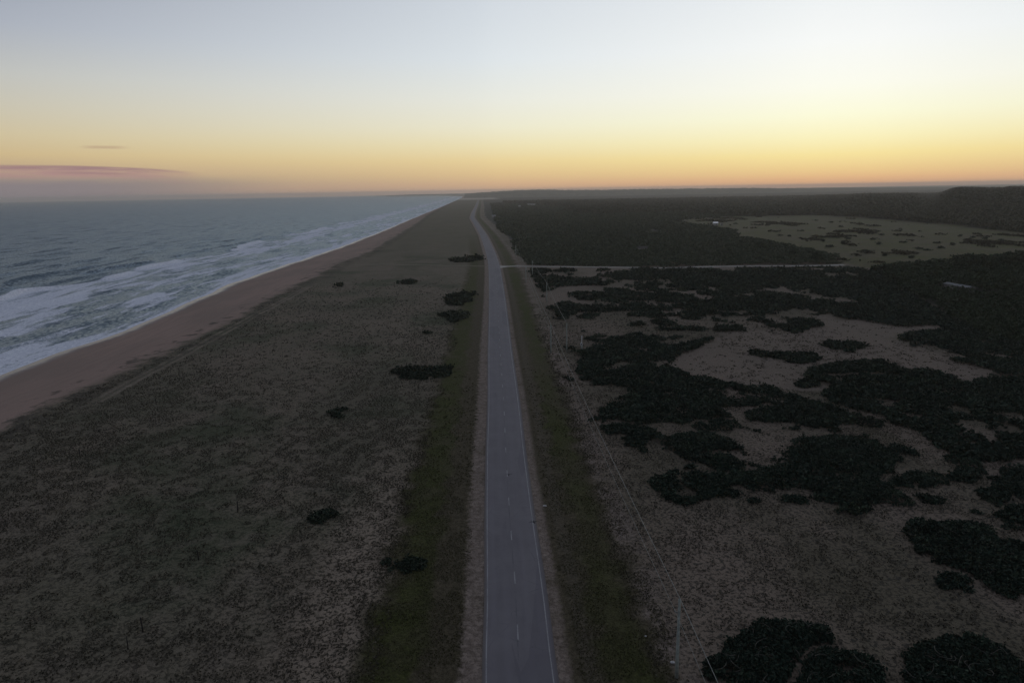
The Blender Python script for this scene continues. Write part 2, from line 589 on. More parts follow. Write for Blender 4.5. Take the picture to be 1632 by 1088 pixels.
# field and forest floor, darkened in its colour to shade gaps between plants
fcol = t.mix(t.rng(nl, 0.38, 0.62), (0.088, 0.089, 0.032), (0.108, 0.092, 0.053))
fcol = t.mix(t.rng(nm, 0.45, 0.60, 0, 0.75), fcol, (0.070, 0.069, 0.042))
col = t.mix(afield, col, fcol)
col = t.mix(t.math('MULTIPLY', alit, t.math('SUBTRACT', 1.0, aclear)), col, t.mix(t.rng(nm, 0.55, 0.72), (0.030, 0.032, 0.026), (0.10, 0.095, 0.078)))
# far land fades to plain olive heath
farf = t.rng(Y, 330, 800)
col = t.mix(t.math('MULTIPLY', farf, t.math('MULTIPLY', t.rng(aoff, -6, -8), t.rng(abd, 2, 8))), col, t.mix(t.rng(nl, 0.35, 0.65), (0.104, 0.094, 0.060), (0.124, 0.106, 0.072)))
# sandy footpath from the road to the beach, wheel ruts on the dune
pd = t.math('ABSOLUTE', t.math('SUBTRACT', Y, t.math('ADD', 419.0, t.math('MULTIPLY', X, -0.319))))
path = t.math('MULTIPLY', t.rng(pd, 1.6, 3.4, 1, 0), t.rng(aoff, -4, -6))
col = t.mix(t.math('MULTIPLY', path, 0.8), col, (0.185, 0.158, 0.115))
rut = t.math('MAXIMUM', t.rng(t.math('ABSOLUTE', t.math('ADD', X, 91.0)), 0.35, 0.8, 1, 0), t.rng(t.math('ABSOLUTE', t.math('ADD', X, 93.0)), 0.35, 0.8, 1, 0))
rut = t.math('MULTIPLY', rut, t.math('MULTIPLY', t.band(Y, 140, 165, 300, 380), t.rng(nf, 0.35, 0.55)))
col = t.mix(t.math('MULTIPLY', rut, 0.7), col, (0.30, 0.245, 0.19))
# beach: dry sand, wrack patches, wet sand
abn = t.math('ADD', t.math('ADD', abd, t.math('MULTIPLY', t.math('SUBTRACT', nf, 0.5), 9.0)), t.math('MULTIPLY', t.math('SUBTRACT', nm, 0.5), 12.0))
sand = t.mix(t.rng(nl2, 0.35, 0.65), (0.330, 0.228, 0.184), (0.270, 0.196, 0.158))
sand = t.mix(t.rng(nff, 0.35, 0.65, 0, 0.25), sand, (0.11, 0.085, 0.07))
wash = t.noise(t.node('ShaderNodeCombineXYZ', {0: t.math('MULTIPLY', abd, 0.55), 1: t.math('MULTIPLY', Y, 0.03), 2: 0.0}).outputs[0], 1.0, 5, 0.65, 0.3)
sand = t.mix(t.rng(wash, 0.40, 0.66, 0.0, 0.4), sand, (0.21, 0.148, 0.118))
sand = t.mix(t.rng(nff, 0.60, 0.72, 0, 0.4), sand, (0.30, 0.22, 0.18))
wrack = t.math('MULTIPLY', t.rng(nm, 0.54, 0.64), t.band(abn, -9, -4, 2, 5))
sand = t.mix(t.math('MULTIPLY', wrack, 0.8), sand, (0.055, 0.047, 0.038))
wet = t.rng(t.math('ADD', Z, t.math('MULTIPLY', t.math('SUBTRACT', nm, 0.5), 0.6)), SEA_Z + 0.2, SEA_Z + 0.95, 1, 0)
sand = t.mix(t.math('MULTIPLY', wet, 0.75), sand, (0.09, 0.066, 0.055))
fore = t.math('MULTIPLY', t.band(abn, 0.0, 2.5, 7, 13), t.rng(t.math('ADD', t.math('MULTIPLY', nm, 0.5), t.math('MULTIPLY', nf, 0.5)), 0.44, 0.58, 0.0, 0.75))
col = t.mix(fore, col, (0.042, 0.038, 0.030))
col = t.mix(t.rng(abn, -3.5, 3.0, 1, 0), col, sand)
palef = t.math('MULTIPLY', t.band(Y, 3600, 4000, 4900, 5300), t.band(X, -190, -150, 30, 90))
col = t.mix(t.math('MULTIPLY', palef, 0.8), col, (0.45, 0.40, 0.34))
t.put(b.inputs['Base Color'], col)
t.put(b.inputs['Roughness'], t.mix(wet, (0.95,) * 3, (0.28,) * 3))
t.put(b.inputs['Specular IOR Level'], t.rng(wet, 0, 1, 0.10, 0.5))
hgt = t.math('ADD', t.math('MULTIPLY', spots, 0.6), t.math('MULTIPLY', nff, 0.6))
bstr = t.math('MULTIPLY', t.rng(abn, -3, 2, 0.12, 1.0), t.rng(Y, 200, 900, 0.75, 0.2))
bp = t.node('ShaderNodeBump', {'Strength': bstr, 'Distance': 0.45, 'Height': hgt})
t.put(b.inputs['Normal'], bp.outputs[0])

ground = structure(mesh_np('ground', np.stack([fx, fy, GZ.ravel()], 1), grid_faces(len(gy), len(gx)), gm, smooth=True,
                           attrs={'off': off, 'inland': fx - dune_x(fy), 'clear': clear, 'field': field, 'litter_shade': litter_shade}))

# ------------------------------------------------------------------ road, its markings and the sand track
rm, t, b = new_mat('asphalt')
uv = t.node('ShaderNodeCombineXYZ', {0: t.attr('across'), 1: t.attr('along'), 2: 0.0}).outputs[0]
ac = t.attr('across')
al = t.attr('along')
n1 = t.noise(uv, 9.0, 5, 0.7)
n2 = t.noise(t.scalevec(uv, (1.0, 0.05, 1)), 1.4, 4, 0.6)
n3 = t.noise(uv, 0.25, 4, 0.6)
base = t.mix(t.rng(n3, 0.3, 0.7), (0.138, 0.126, 0.134), (0.166, 0.153, 0.160))
base = t.mix(t.rng(n1, 0.3, 0.75, 0.0, 0.35), base, (0.085, 0.080, 0.098))
wheel = t.math('ADD', t.band(t.math('ABSOLUTE', ac), 0.5, 1.0, 1.2, 1.7), t.band(t.math('ABSOLUTE', ac), 2.0, 2.4, 2.6, 3.1))
base = t.mix(t.math('MULTIPLY', wheel, t.rng(n2, 0.35, 0.65, 0.1, 0.4)), base, (0.168, 0.153, 0.170))
seam = t.rng(t.math('ABSOLUTE', t.math('ADD', ac, t.math('MULTIPLY', n2, 0.10))), 0.03, 0.10, 1, 0)
base = t.mix(t.math('MULTIPLY', seam, t.rng(n3, 0.42, 0.6, 0.0, 0.5)), base, (0.065, 0.058, 0.07))
base = t.mix(t.rng(t.math('ABSOLUTE', t.math('ADD', ac, t.math('MULTIPLY', t.math('SUBTRACT', n1, 0.5), 0.5))), 3.25, 3.5, 0, 0.75), base, (0.105, 0.088, 0.080))
cell = t.vor(t.scalevec(uv, (0.28, 0.035, 1)), 1.0)
pc = t.node('ShaderNodeSeparateColor', {0: cell.outputs['Color']}).outputs[0]
base = t.mix(t.rng(pc, 0.80, 0.82, 0, 0.35), base, (0.088, 0.080, 0.096))
stain = t.noise(t.scalevec(uv, (1.0, 0.12, 1)), 0.8, 5, 0.7)
base = t.mix(t.rng(stain, 0.52, 0.72, 0, 0.45), base, (0.100, 0.090, 0.104))
vcr = t.vor(uv, 0.33, 'DISTANCE_TO_EDGE')
crack = t.math('MULTIPLY', t.rng(vcr.outputs[0], 0.003, 0.012, 1, 0), t.rng(n3, 0.5, 0.62, 0, 0.5))
base = t.mix(crack, base, (0.05, 0.047, 0.055))
t.put(b.inputs['Base Color'], base)
b.inputs['Roughness'].default_value = 0.8
b.inputs['Specular IOR Level'].default_value = 0.3
t.put(b.inputs['Normal'], t.node('ShaderNodeBump', {'Strength': 0.3, 'Distance': 0.03, 'Height': n1}).outputs[0])


def ribbon(name, ys, xc, offs_, z, mat, crown=0.0):
    dy = np.gradient(ys)
    dx = np.gradient(xc)
    L = np.hypot(dx, dy)
    nx, ny = dy / L, -dx / L
    o = np.array(offs_)
    XX = xc[:, None] + nx[:, None] * o[None]
    YY = ys[:, None] + ny[:, None] * o[None]
    ZZ = z + crown * (1 - (o[None] / 3.6) ** 2) + 0 * XX
    along = np.concatenate([[0], np.cumsum(np.hypot(np.diff(xc), np.diff(ys)))])
    return mesh_np(name, np.stack([XX, YY, ZZ], -1).reshape(-1, 3), grid_faces(len(ys), len(o)), mat, smooth=True,
                   attrs={'across': np.tile(o, len(ys)), 'along': np.repeat(along, len(o))})


structure(ribbon('road', road_y, rx, np.linspace(-3.62, 3.62, 9), 0.02, rm, 0.05))
pm, t, b = new_mat('worn_paint')
g_ = t.node('ShaderNodeNewGeometry').outputs['Position']
w_ = t.noise(g_, 5.0, 5, 0.7)
w2_ = t.noise(g_, 0.3, 3, 0.6)
t.put(b.inputs['Base Color'], t.mix(t.rng(t.math('ADD', t.math('MULTIPLY', w_, 0.5), t.math('MULTIPLY', w2_, 0.5)), 0.36, 0.58), (0.15, 0.14, 0.15), (0.27, 0.26, 0.265)))
b.inputs['Roughness'].default_value = 0.7
mk_v, mk_f = [], []


def mark(y0, y1, o0, o1, step):
    ys = np.linspace(y0, y1, max(2, int((y1 - y0) / step) + 1))
    xc = road_x(ys)
    i0 = len(mk_v)
    for x_, y_ in zip(xc, ys):
        for o in (o0, o1):
            mk_v.append((x_ + o, y_, 0.026 + 0.05 * (1 - (o / 3.6) ** 2)))
    for k in range(len(ys) - 1):
        a = i0 + 2 * k
        mk_f.append((a, a + 1, a + 3, a + 2))


for o in (-3.22, 3.10):
    mark(20, 900, o - 0.06, o + 0.06, 8)
y_ = 20.8
while y_ < 620:
    mark(y_, y_ + 2.6, -0.07, 0.07, 3)
    y_ += 10.25
structure(mesh_np('road_markings', mk_v, mk_f, pm))

tm, t, b = new_mat('track_sand')
g_ = t.node('ShaderNodeNewGeometry').outputs['Position']
nn = t.noise(g_, 0.35, 5, 0.65)
t.put(b.inputs['Base Color'], t.mix(t.rng(nn, 0.3, 0.7), (0.27, 0.25, 0.22), (0.42, 0.395, 0.355)))
b.inputs['Roughness'].default_value = 0.95
tk = np.array([gp(805, 425), gp(812, 424), gp(900, 425), gp(1010, 426.5), gp(1070, 427), gp(1110, 425), gp(1200, 424), gp(1320, 423), gp(1345, 422)])[:, :2]
tx = np.linspace(tk[0, 0] - 3, tk[-1, 0], 120)
ty = np.interp(tx, tk[:, 0], tk[:, 1])
for _ in range(4):
    ty[1:-1] = 0.25 * ty[:-2] + 0.5 * ty[1:-1] + 0.25 * ty[2:]
hw = 2.1 + 0.5 * (fbm(tx / 12, tx * 0, 77, 3) - 0.5) + 5 * np.exp(-(tx - tx[0]) / 3.0)
V = []
for o in (-1, -0.4, 0.4, 1):
    V.append(np.stack([tx, ty + o * hw, 0.015 - 0.05 * abs(o) + np.maximum(0, ground_z(tx, ty + o * hw)) + 0.03], 1))
V = np.stack(V, 1).reshape(-1, 3)
structure(mesh_np('sand_track', V, grid_faces(len(tx), 4), tm, smooth=True))

# ------------------------------------------------------------------ sea
su = np.concatenate([np.arange(-6, 150, 0.9), 150 * 1.025 ** np.arange(0, 192)])
su = su[su < 16000]
sy = np.concatenate([np.arange(-400, 120, 20), 120 * 1.0062 ** np.arange(0, 747)])
sy = sy[sy < 12050]
SU, SY = np.meshgrid(su, sy)
SX = shore_x(SY) - SU
step = 0.0062 * np.maximum(SY, 60)
nearw = 1 - sstep(SY, 500, 2200)


def crest(u0, w_in, w_out, mean, seed, ls=70.0):
    c0 = u0 + 13 * (fbm(SY / ls, SY * 0 + seed, seed, 3) - 0.5) * 2
    d = SU - c0
    prof = np.where(d < 0, np.exp(-(d / w_in) ** 2), np.exp(-(d / w_out) ** 2))
    a = sstep(fbm(SY / (ls * 0.8), SY * 0 + seed * 3.1, seed + 3, 3), 0.38, 0.62)
    if seed == 3:
        a = np.maximum(a, 1.25 * np.exp(-((SY - 368) / 26.0) ** 2) + 1.1 * np.exp(-((SY - 930) / 60.0) ** 2))
    return prof * a * mean, d, a


H_, FOAM = np.zeros_like(SU), np.zeros_like(SU)
for (u0, wi, wo, hm, sd, fo) in ((98, 1.7, 5.5, 1.9, 3, 1.1), (74, 1.8, 5, 0.7, 6, 0.95), (52, 1.6, 4.5, 0.45, 13, 0.6), (30, 1.4, 4, 0.35, 19, 0.6), (14, 1.3, 3.5, 0.25, 23, 0.7),
                                 (120, 2.6, 7, 1.3, 31, 0.25), (148, 4, 8, 1.1, 37, 0), (182, 5, 9, 1.0, 43, 0), (222, 6, 10, 0.9, 47, 0), (270, 7, 12, 0.9, 53, 0), (330, 8, 14, 0.8, 59, 0), (400, 9, 16, 0.8, 61, 0)):
    p_, d_, a_ = crest(u0, wi, wo, hm, sd)
    H_ += p_
    FOAM += fo * a_ * np.where(d_ < 0, np.exp(-(d_ / 7.5) ** 2), np.exp(-(d_ / 1.3) ** 2)) * (0.65 + 0.7 * fbm(SU / 2.5, SY / 7.0, 151 + sd, 3))
mott = fbm(SU / 4.0, SY / 24.0, 101, 5, 0.62)
mott2 = fbm(SU / 26.0, SY / 70.0, 131, 3)
band_ = sstep(SU + 14 * (mott2 - 0.5), 52, 66) * (1 - sstep(SU + 22 * (mott2 - 0.5) + 6 * (mott - 0.5), 92, 101))
FOAM += 0.33 * band_ * (0.55 + 0.9 * mott)
sheet = sstep(SU, 1, 3) * (1 - sstep(SU + 5 * (mott - 0.5), 6, 12))
FOAM += 0.38 * sheet
surf = sstep(SU, 0, 4) * (1 - sstep(SU + 16 * (mott2 - 0.5), 82, 104))
FOAM += surf * sstep(mott + 0.55 * (mott2 - 0.5) + 0.12 * np.exp(-((SU - 80) / 16.0) ** 2), 0.42, 0.74) * 0.75
FOAM = np.where(SU < 2.3 + 1.3 * (fbm(SY / 9, SY * 0, 7, 3) - 0.5), 1.15 * sstep(SU, -2.5, 0.2), FOAM)
H_ += 0.22 * (fbm(SU / 4.0, SY / 9.0, 201, 4) - 0.5) * sstep(SU, 4, 20) + 0.7 * (fbm(SU / 17.0, SY / 42.0, 211, 4) - 0.5) * sstep(SU, 60, 150)
H_ *= sstep(SU, 1.0, 9) * nearw
SZ = SEA_Z + H_ - 0.05 * np.clip(-SU, 0, 4)
wm, t, b = new_mat('sea_water')
pos = t.node('ShaderNodeNewGeometry').outputs['Position']
uo = t.attr('offshore')
fo = t.attr('foam')
sp = t.node('ShaderNodeSeparateXYZ', {0: pos})
wv = t.scalevec(pos, (1.0, 0.42, 1))
r1 = t.noise(wv, 0.45, 6, 0.65, 0.4)
r2 = t.noise(wv, 0.07, 5, 0.6, 0.3)
r3 = t.noise(t.scalevec(pos, (1.0, 0.30, 1)), 0.022, 4, 0.55)
lace = t.noise(wv, 1.3, 6, 0.72, 0.8)
fm = t.math('ADD', t.math('MULTIPLY', fo, 0.85), t.math('MULTIPLY', t.math('SUBTRACT', lace, 0.5), t.rng(fo, 0.02, 0.25, 0.0, 1.3)))
fm = t.rng(fm, 0.18, 0.74)
deep = t.mix(t.rng(r3, 0.35, 0.65), (0.030, 0.054, 0.072), (0.046, 0.073, 0.088))
shallow = t.mix(t.rng(uo, 20, 130), (0.080, 0.108, 0.122), deep)
foamc = t.mix(t.rng(lace, 0.3, 0.7), (0.50, 0.52, 0.60), (0.84, 0.85, 0.89))
chop = t.node('ShaderNodeTexNoise', {'Vector': wv, 'Scale': 0.9, 'Detail': 5, 'Roughness': 0.6}).outputs[1]
swell = t.node('ShaderNodeTexNoise', {'Vector': t.scalevec(pos, (1.0, 0.22, 1)), 'Scale': 0.10, 'Detail': 3, 'Roughness': 0.5}).outputs[1]
tilt = t.node('ShaderNodeVectorMath', {0: t.node('ShaderNodeVectorMath', {0: chop, 1: (0.5, 0.5, 0.5)}, operation='SUBTRACT').outputs[0], 1: (2.0, 1.5, 0.0)}, operation='MULTIPLY').outputs[0]
tilt2 = t.node('ShaderNodeVectorMath', {0: t.node('ShaderNodeVectorMath', {0: swell, 1: (0.5, 0.5, 0.5)}, operation='SUBTRACT').outputs[0], 1: (1.9, 0.6, 0.0)}, operation='MULTIPLY').outputs[0]
nrm = t.node('ShaderNodeVectorMath', {0: t.node('ShaderNodeNewGeometry').outputs['Normal'], 1: tilt}, operation='ADD').outputs[0]
nrm = t.node('ShaderNodeVectorMath', {0: nrm, 1: tilt2}, operation='ADD').outputs[0]
nrm = t.node('ShaderNodeVectorMath', {0: nrm}, operation='NORMALIZE').outputs[0]
base_ = t.node('ShaderNodeBsdfDiffuse', {'Color': t.mix(fm, shallow, foamc)})
gl_ = t.node('ShaderNodeBsdfGlossy', {'Color': (0.46, 0.545, 0.62, 1), 'Roughness': 0.28, 'Normal': nrm})
fr_ = t.node('ShaderNodeFresnel', {'IOR': 1.33, 'Normal': nrm}).outputs[0]
fac = t.math('MULTIPLY', t.math('MULTIPLY', fr_, 0.85), t.math('SUBTRACT', 1.0, t.math('MULTIPLY', fm, 0.92)))
mx_ = t.node('ShaderNodeMixShader', {0: fac, 1: base_.outputs[0], 2: gl_.outputs[0]})
t.n.remove(b)
t.l.new(mx_.outputs[0], [n for n in t.n if n.type == 'OUTPUT_MATERIAL'][0].inputs['Surface'])
structure(mesh_np('sea', np.stack([SX.ravel(), SY.ravel(), SZ.ravel()], 1), grid_faces(len(sy), len(su))[:, ::-1], wm, smooth=True,
                  attrs={'offshore': SU.ravel(), 'foam': np.clip(FOAM, 0, 1.3).ravel()}))

# ------------------------------------------------------------------ far hills and headland
hm_, t, b = new_mat('far_woodland')
pos = t.node('ShaderNodeNewGeometry').outputs['Position']
nn = t.noise(pos, 0.02, 5, 0.65)
t.put(b.inputs['Base Color'], t.mix(t.rng(nn, 0.35, 0.65), (0.075, 0.075, 0.058), (0.16, 0.145, 0.115)))  # base colour lightened to carry part of the distance haze
b.inputs['Roughness'].default_value = 0.95
b.inputs['Specular IOR Level'].default_value = 0.05


def ridge(name, pxs, dist, depth, nz, seed):
    """a long low hill: its skyline follows the photo's far skyline at that distance"""
    pxs = np.array(pxs, float)
    us = np.linspace(pxs[0, 0], pxs[-1, 0], int((pxs[-1, 0] - pxs[0, 0]) / 1.1))
    vs = np.interp(us, pxs[:, 0], pxs[:, 1])
    tops, xs_ = [], []
    for u, v in zip(us, vs):
        d = FW + RT * ((u - CX) / F) - UP * ((v - CY) / F)
        k = dist / d[1]
        xs_.append(C0[0] + k * d[0])
        tops.append(C0[2] + k * d[2])
    xs_, tops = np.array(xs_), np.array(tops)
    taper = sstep(us, pxs[0, 0], pxs[0, 0] + 25)
    rows = np.linspace(-1, 1, 15)
    V = []
    for r in rows:
        prof = math.cos(r * math.pi / 2) ** 0.8
        yy = dist + r * depth
        z = -5 + (tops + 5) * prof
        z = z + nz * (fbm(xs_ / 14.0, xs_ * 0 + r * 9, seed, 4) - 0.45) * prof * 2 * taper
        V.append(np.stack([xs_ * (1 + 0.5 * r * depth / dist), np.full_like(xs_, yy), z], 1))
    V = np.stack(V, 0).reshape(-1, 3)
    return structure(mesh_np(name, V, grid_faces(len(rows), len(us)), hm_, smooth=True))


ridge('hills', [(742, 308.6), (770, 307.0), (800, 304.8), (830, 303.4), (860, 302.6), (885, 302.8), (895, 303.3), (960, 303.0), (1010, 302.0), (1100, 301.0),
                (1200, 299.9), (1240, 300.6), (1330, 300.0), (1420, 299.8), (1500, 299.2), (1600, 298.0), (1700, 297.0)], 5600, 900, 6.5, 301)
ridge('headland', [(618, 311.9), (632, 310.8), (660, 309.9), (700, 309.2), (740, 308.5), (775, 307.6)], 9600, 500, 3.0, 311)

# ------------------------------------------------------------------ vegetation
M_SCRUB = foliage_mat('scrub_leaves', (0.009, 0.016, 0.011), (0.019, 0.034, 0.022), (0.062, 0.086, 0.050))
M_WOOD = foliage_mat('wood_leaves', (0.013, 0.024, 0.012), (0.027, 0.045, 0.022), (0.050, 0.074, 0.032))
M_FARWOOD = foliage_mat('far_leaves', (0.038, 0.042, 0.027), (0.064, 0.067, 0.042), (0.098, 0.096, 0.060))
M_BUSHLAND = foliage_mat('bushland_leaves', (0.032, 0.045, 0.027), (0.058, 0.074, 0.043), (0.105, 0.118, 0.070))
M_TUFT = foliage_mat('tussock_blades', (0.024, 0.023, 0.016), (0.062, 0.056, 0.039), (0.19, 0.158, 0.114), 0.9, 0.05)
M_BUSH = foliage_mat('bush_leaves', (0.014, 0.022, 0.014), (0.027, 0.040, 0.025), (0.056, 0.070, 0.040))
M_TWIG = simple_mat('dry_twig', (0.095, 0.088, 0.072), 0.9)
M_BARK = simple_mat('bark', (0.07, 0.058, 0.045), 0.9, scale=6)


def leaf_cloud(cx, cy, cz, size, nq, squash=1.0, flat=0.0, rs=RS):
    """kite-shaped leaf sprays around many centres; returns verts, faces, tone"""
    n = len(cx)
    tot = n * nq
    c_ = np.repeat(np.stack([cx, cy, cz], 1), nq, 0)
    s = np.repeat(size, nq) * rs.uniform(0.6, 1.25, tot)
    o = rs.normal(0, 0.42, (tot, 3)) * s[:, None]
    o[:, 2] *= squash
    a = rs.normal(0, 1, (tot, 3))
    a[:, 2] *= (1 - flat) * 0.9
    a /= np.linalg.norm(a, axis=1)[:, None]
    h = rs.normal(0, 1, (tot, 3))
    h[:, 2] *= (1 - flat)
    bq = np.cross(a, h)
    bq /= np.linalg.norm(bq, axis=1)[:, None] + 1e-9
    c_ = c_ + o
    ra, rb = (0.62 * s)[:, None], (0.36 * s)[:, None]
    v = np.stack([c_ - a * ra, c_ + bq * rb + a * ra * 0.15, c_ + a * ra, c_ - bq * rb + a * ra * 0.15], 1).reshape(-1, 3)
    crown_ = 0.8 * (fbm(cx / 2.6 + 31.7, cy / 2.6, 91, 3) - 0.5)
    tone = np.repeat(np.clip(np.repeat(rs.uniform(0.15, 0.7, n) + crown_, nq) + rs.normal(0, 0.16, tot), 0, 1), 4)
    return v, np.arange(tot * 4).reshape(-1, 4), tone


def stuff(name, label, cat, v, f, tone, mat):
    o = mesh_np(name, v, f, mat, attrs={'tone': tone})
    return tag(o, label, cat, None, 'stuff')


def jgrid(x0, x1, y0, y1, sp, rs=RS):
    xs = np.arange(x0, x1, sp)
    ys = np.arange(y0, y1, sp)
    a, b_ = np.meshgrid(xs, ys)
    a = a + rs.uniform(-0.5, 0.5, a.shape) * sp
    b_ = b_ + rs.uniform(-0.5, 0.5, b_.shape) * sp
    return a.ravel(), b_.ravel()


def in_view(x, y, m=0.12):
    u, v = pixel(x, y, np.zeros_like(x))
    return (y > 20) & (u > -1632 * m) & (u < 1632 * (1 + m)) & (v < 1088 * (1 + m))


def world_poly(pxs):
    return [tuple(gp(*p)[:2]) for p in pxs]


# ---- single thickets (each traced on the ground)
TWIGGY = []


def thicket(name, label, cat, pxs, height, group, mat=None, twigs=0, rough=1.0, dome=0.28):
    poly = world_poly(pxs)
    xs = [p[0] for p in poly]
    ys = [p[1] for p in poly]
    cx_, cy_ = sum(xs) / len(xs), sum(ys) / len(ys)
    dist = math.hypot(cx_, cy_)
    sp = max(0.20, 0.0026 * dist)
    height = height * (0.62 if dist < 85 else 0.5)
    x, y = jgrid(min(xs) - 2, max(xs) + 2, min(ys) - 3, max(ys) + 3, sp)
    amp = 0.012 * dist * rough
    qx, qy = wobble(x, y, amp * 1.2, 2.2 * amp + 0.4, 400)
    k = inside(poly, qx, qy)
    if k.sum() < 6:
        k = inside(poly, x, y)
        qx, qy = x, y
    x, y, qx, qy = x[k], y[k], qx[k], qy[k]
    d = edge_dist(poly, qx, qy)
    hgt = height * (0.30 + 0.70 * (1 - np.exp(-d / (height * 0.9)))) * (0.62 + 0.76 * fbm(x / (1.6 + dist * 0.008), y / (1.6 + dist * 0.008), 71, 3))
    hs = 1.6 + 0.012 * dist
    holes = fbm(x / (1.5 * hs), y / (1.3 * hs), 73, 4) > ((0.37 if twigs in (22, 12) else 0.26) if dist < 95 and twigs else 0.405 if len(x) > 1500 else 0.3)
    x, y, hgt = x[holes], y[holes], hgt[holes]
    gz = ground_z(x, y)
    X_, Y_, Z_ = x, y, gz + hgt * 0.82
    # a second, lower layer so the sides are closed down to the ground
    low_ = RS.rand(len(x)) < 0.6
    X_ = np.concatenate([x, x[low_]])
    Y_ = np.concatenate([y, y[low_]])
    Z_ = np.concatenate([Z_, (gz + hgt * 0.35)[low_]])
    base = np.array([cx_, cy_, float(ground_z(np.array([cx_]), np.array([cy_]))[0])])
    v, f, tone = leaf_cloud(X_ - base[0], Y_ - base[1], Z_ - base[2], np.full(len(X_), sp * 1.55), 3, 0.8)
    if twigs:
        root = thing(name, base, label, cat, group)
        o = mesh_np('foliage', v, f, mat or M_SCRUB, root, attrs={'tone': tone})
        for _ in range(twigs):
            i = RS.randint(len(x))
            p = np.array([x[i], y[i], gz[i] + hgt[i] * 0.9]) - base
            an, c1 = RS.uniform(0, 6.28), RS.uniform(-0.9, 0.9)
            pts, L = [], RS.uniform(0.25, 0.5)
            for s_ in range(6):
                pts.append(p.copy())
                p = p + np.array([math.cos(an) * L, math.sin(an) * L, RS.uniform(-0.02, 0.16)])
                an += c1 * RS.uniform(0.4, 1.0)
            MB().ring_tube(pts, [0.035, 0.03, 0.028, 0.022, 0.018, 0.01], 5).build('twig', M_TWIG, root, True)
    else:
        o = mesh_np(name, v, f, mat or M_SCRUB, attrs={'tone': tone})
        o.location = base
        tag(o, label, cat, group)
        root = o
    return root


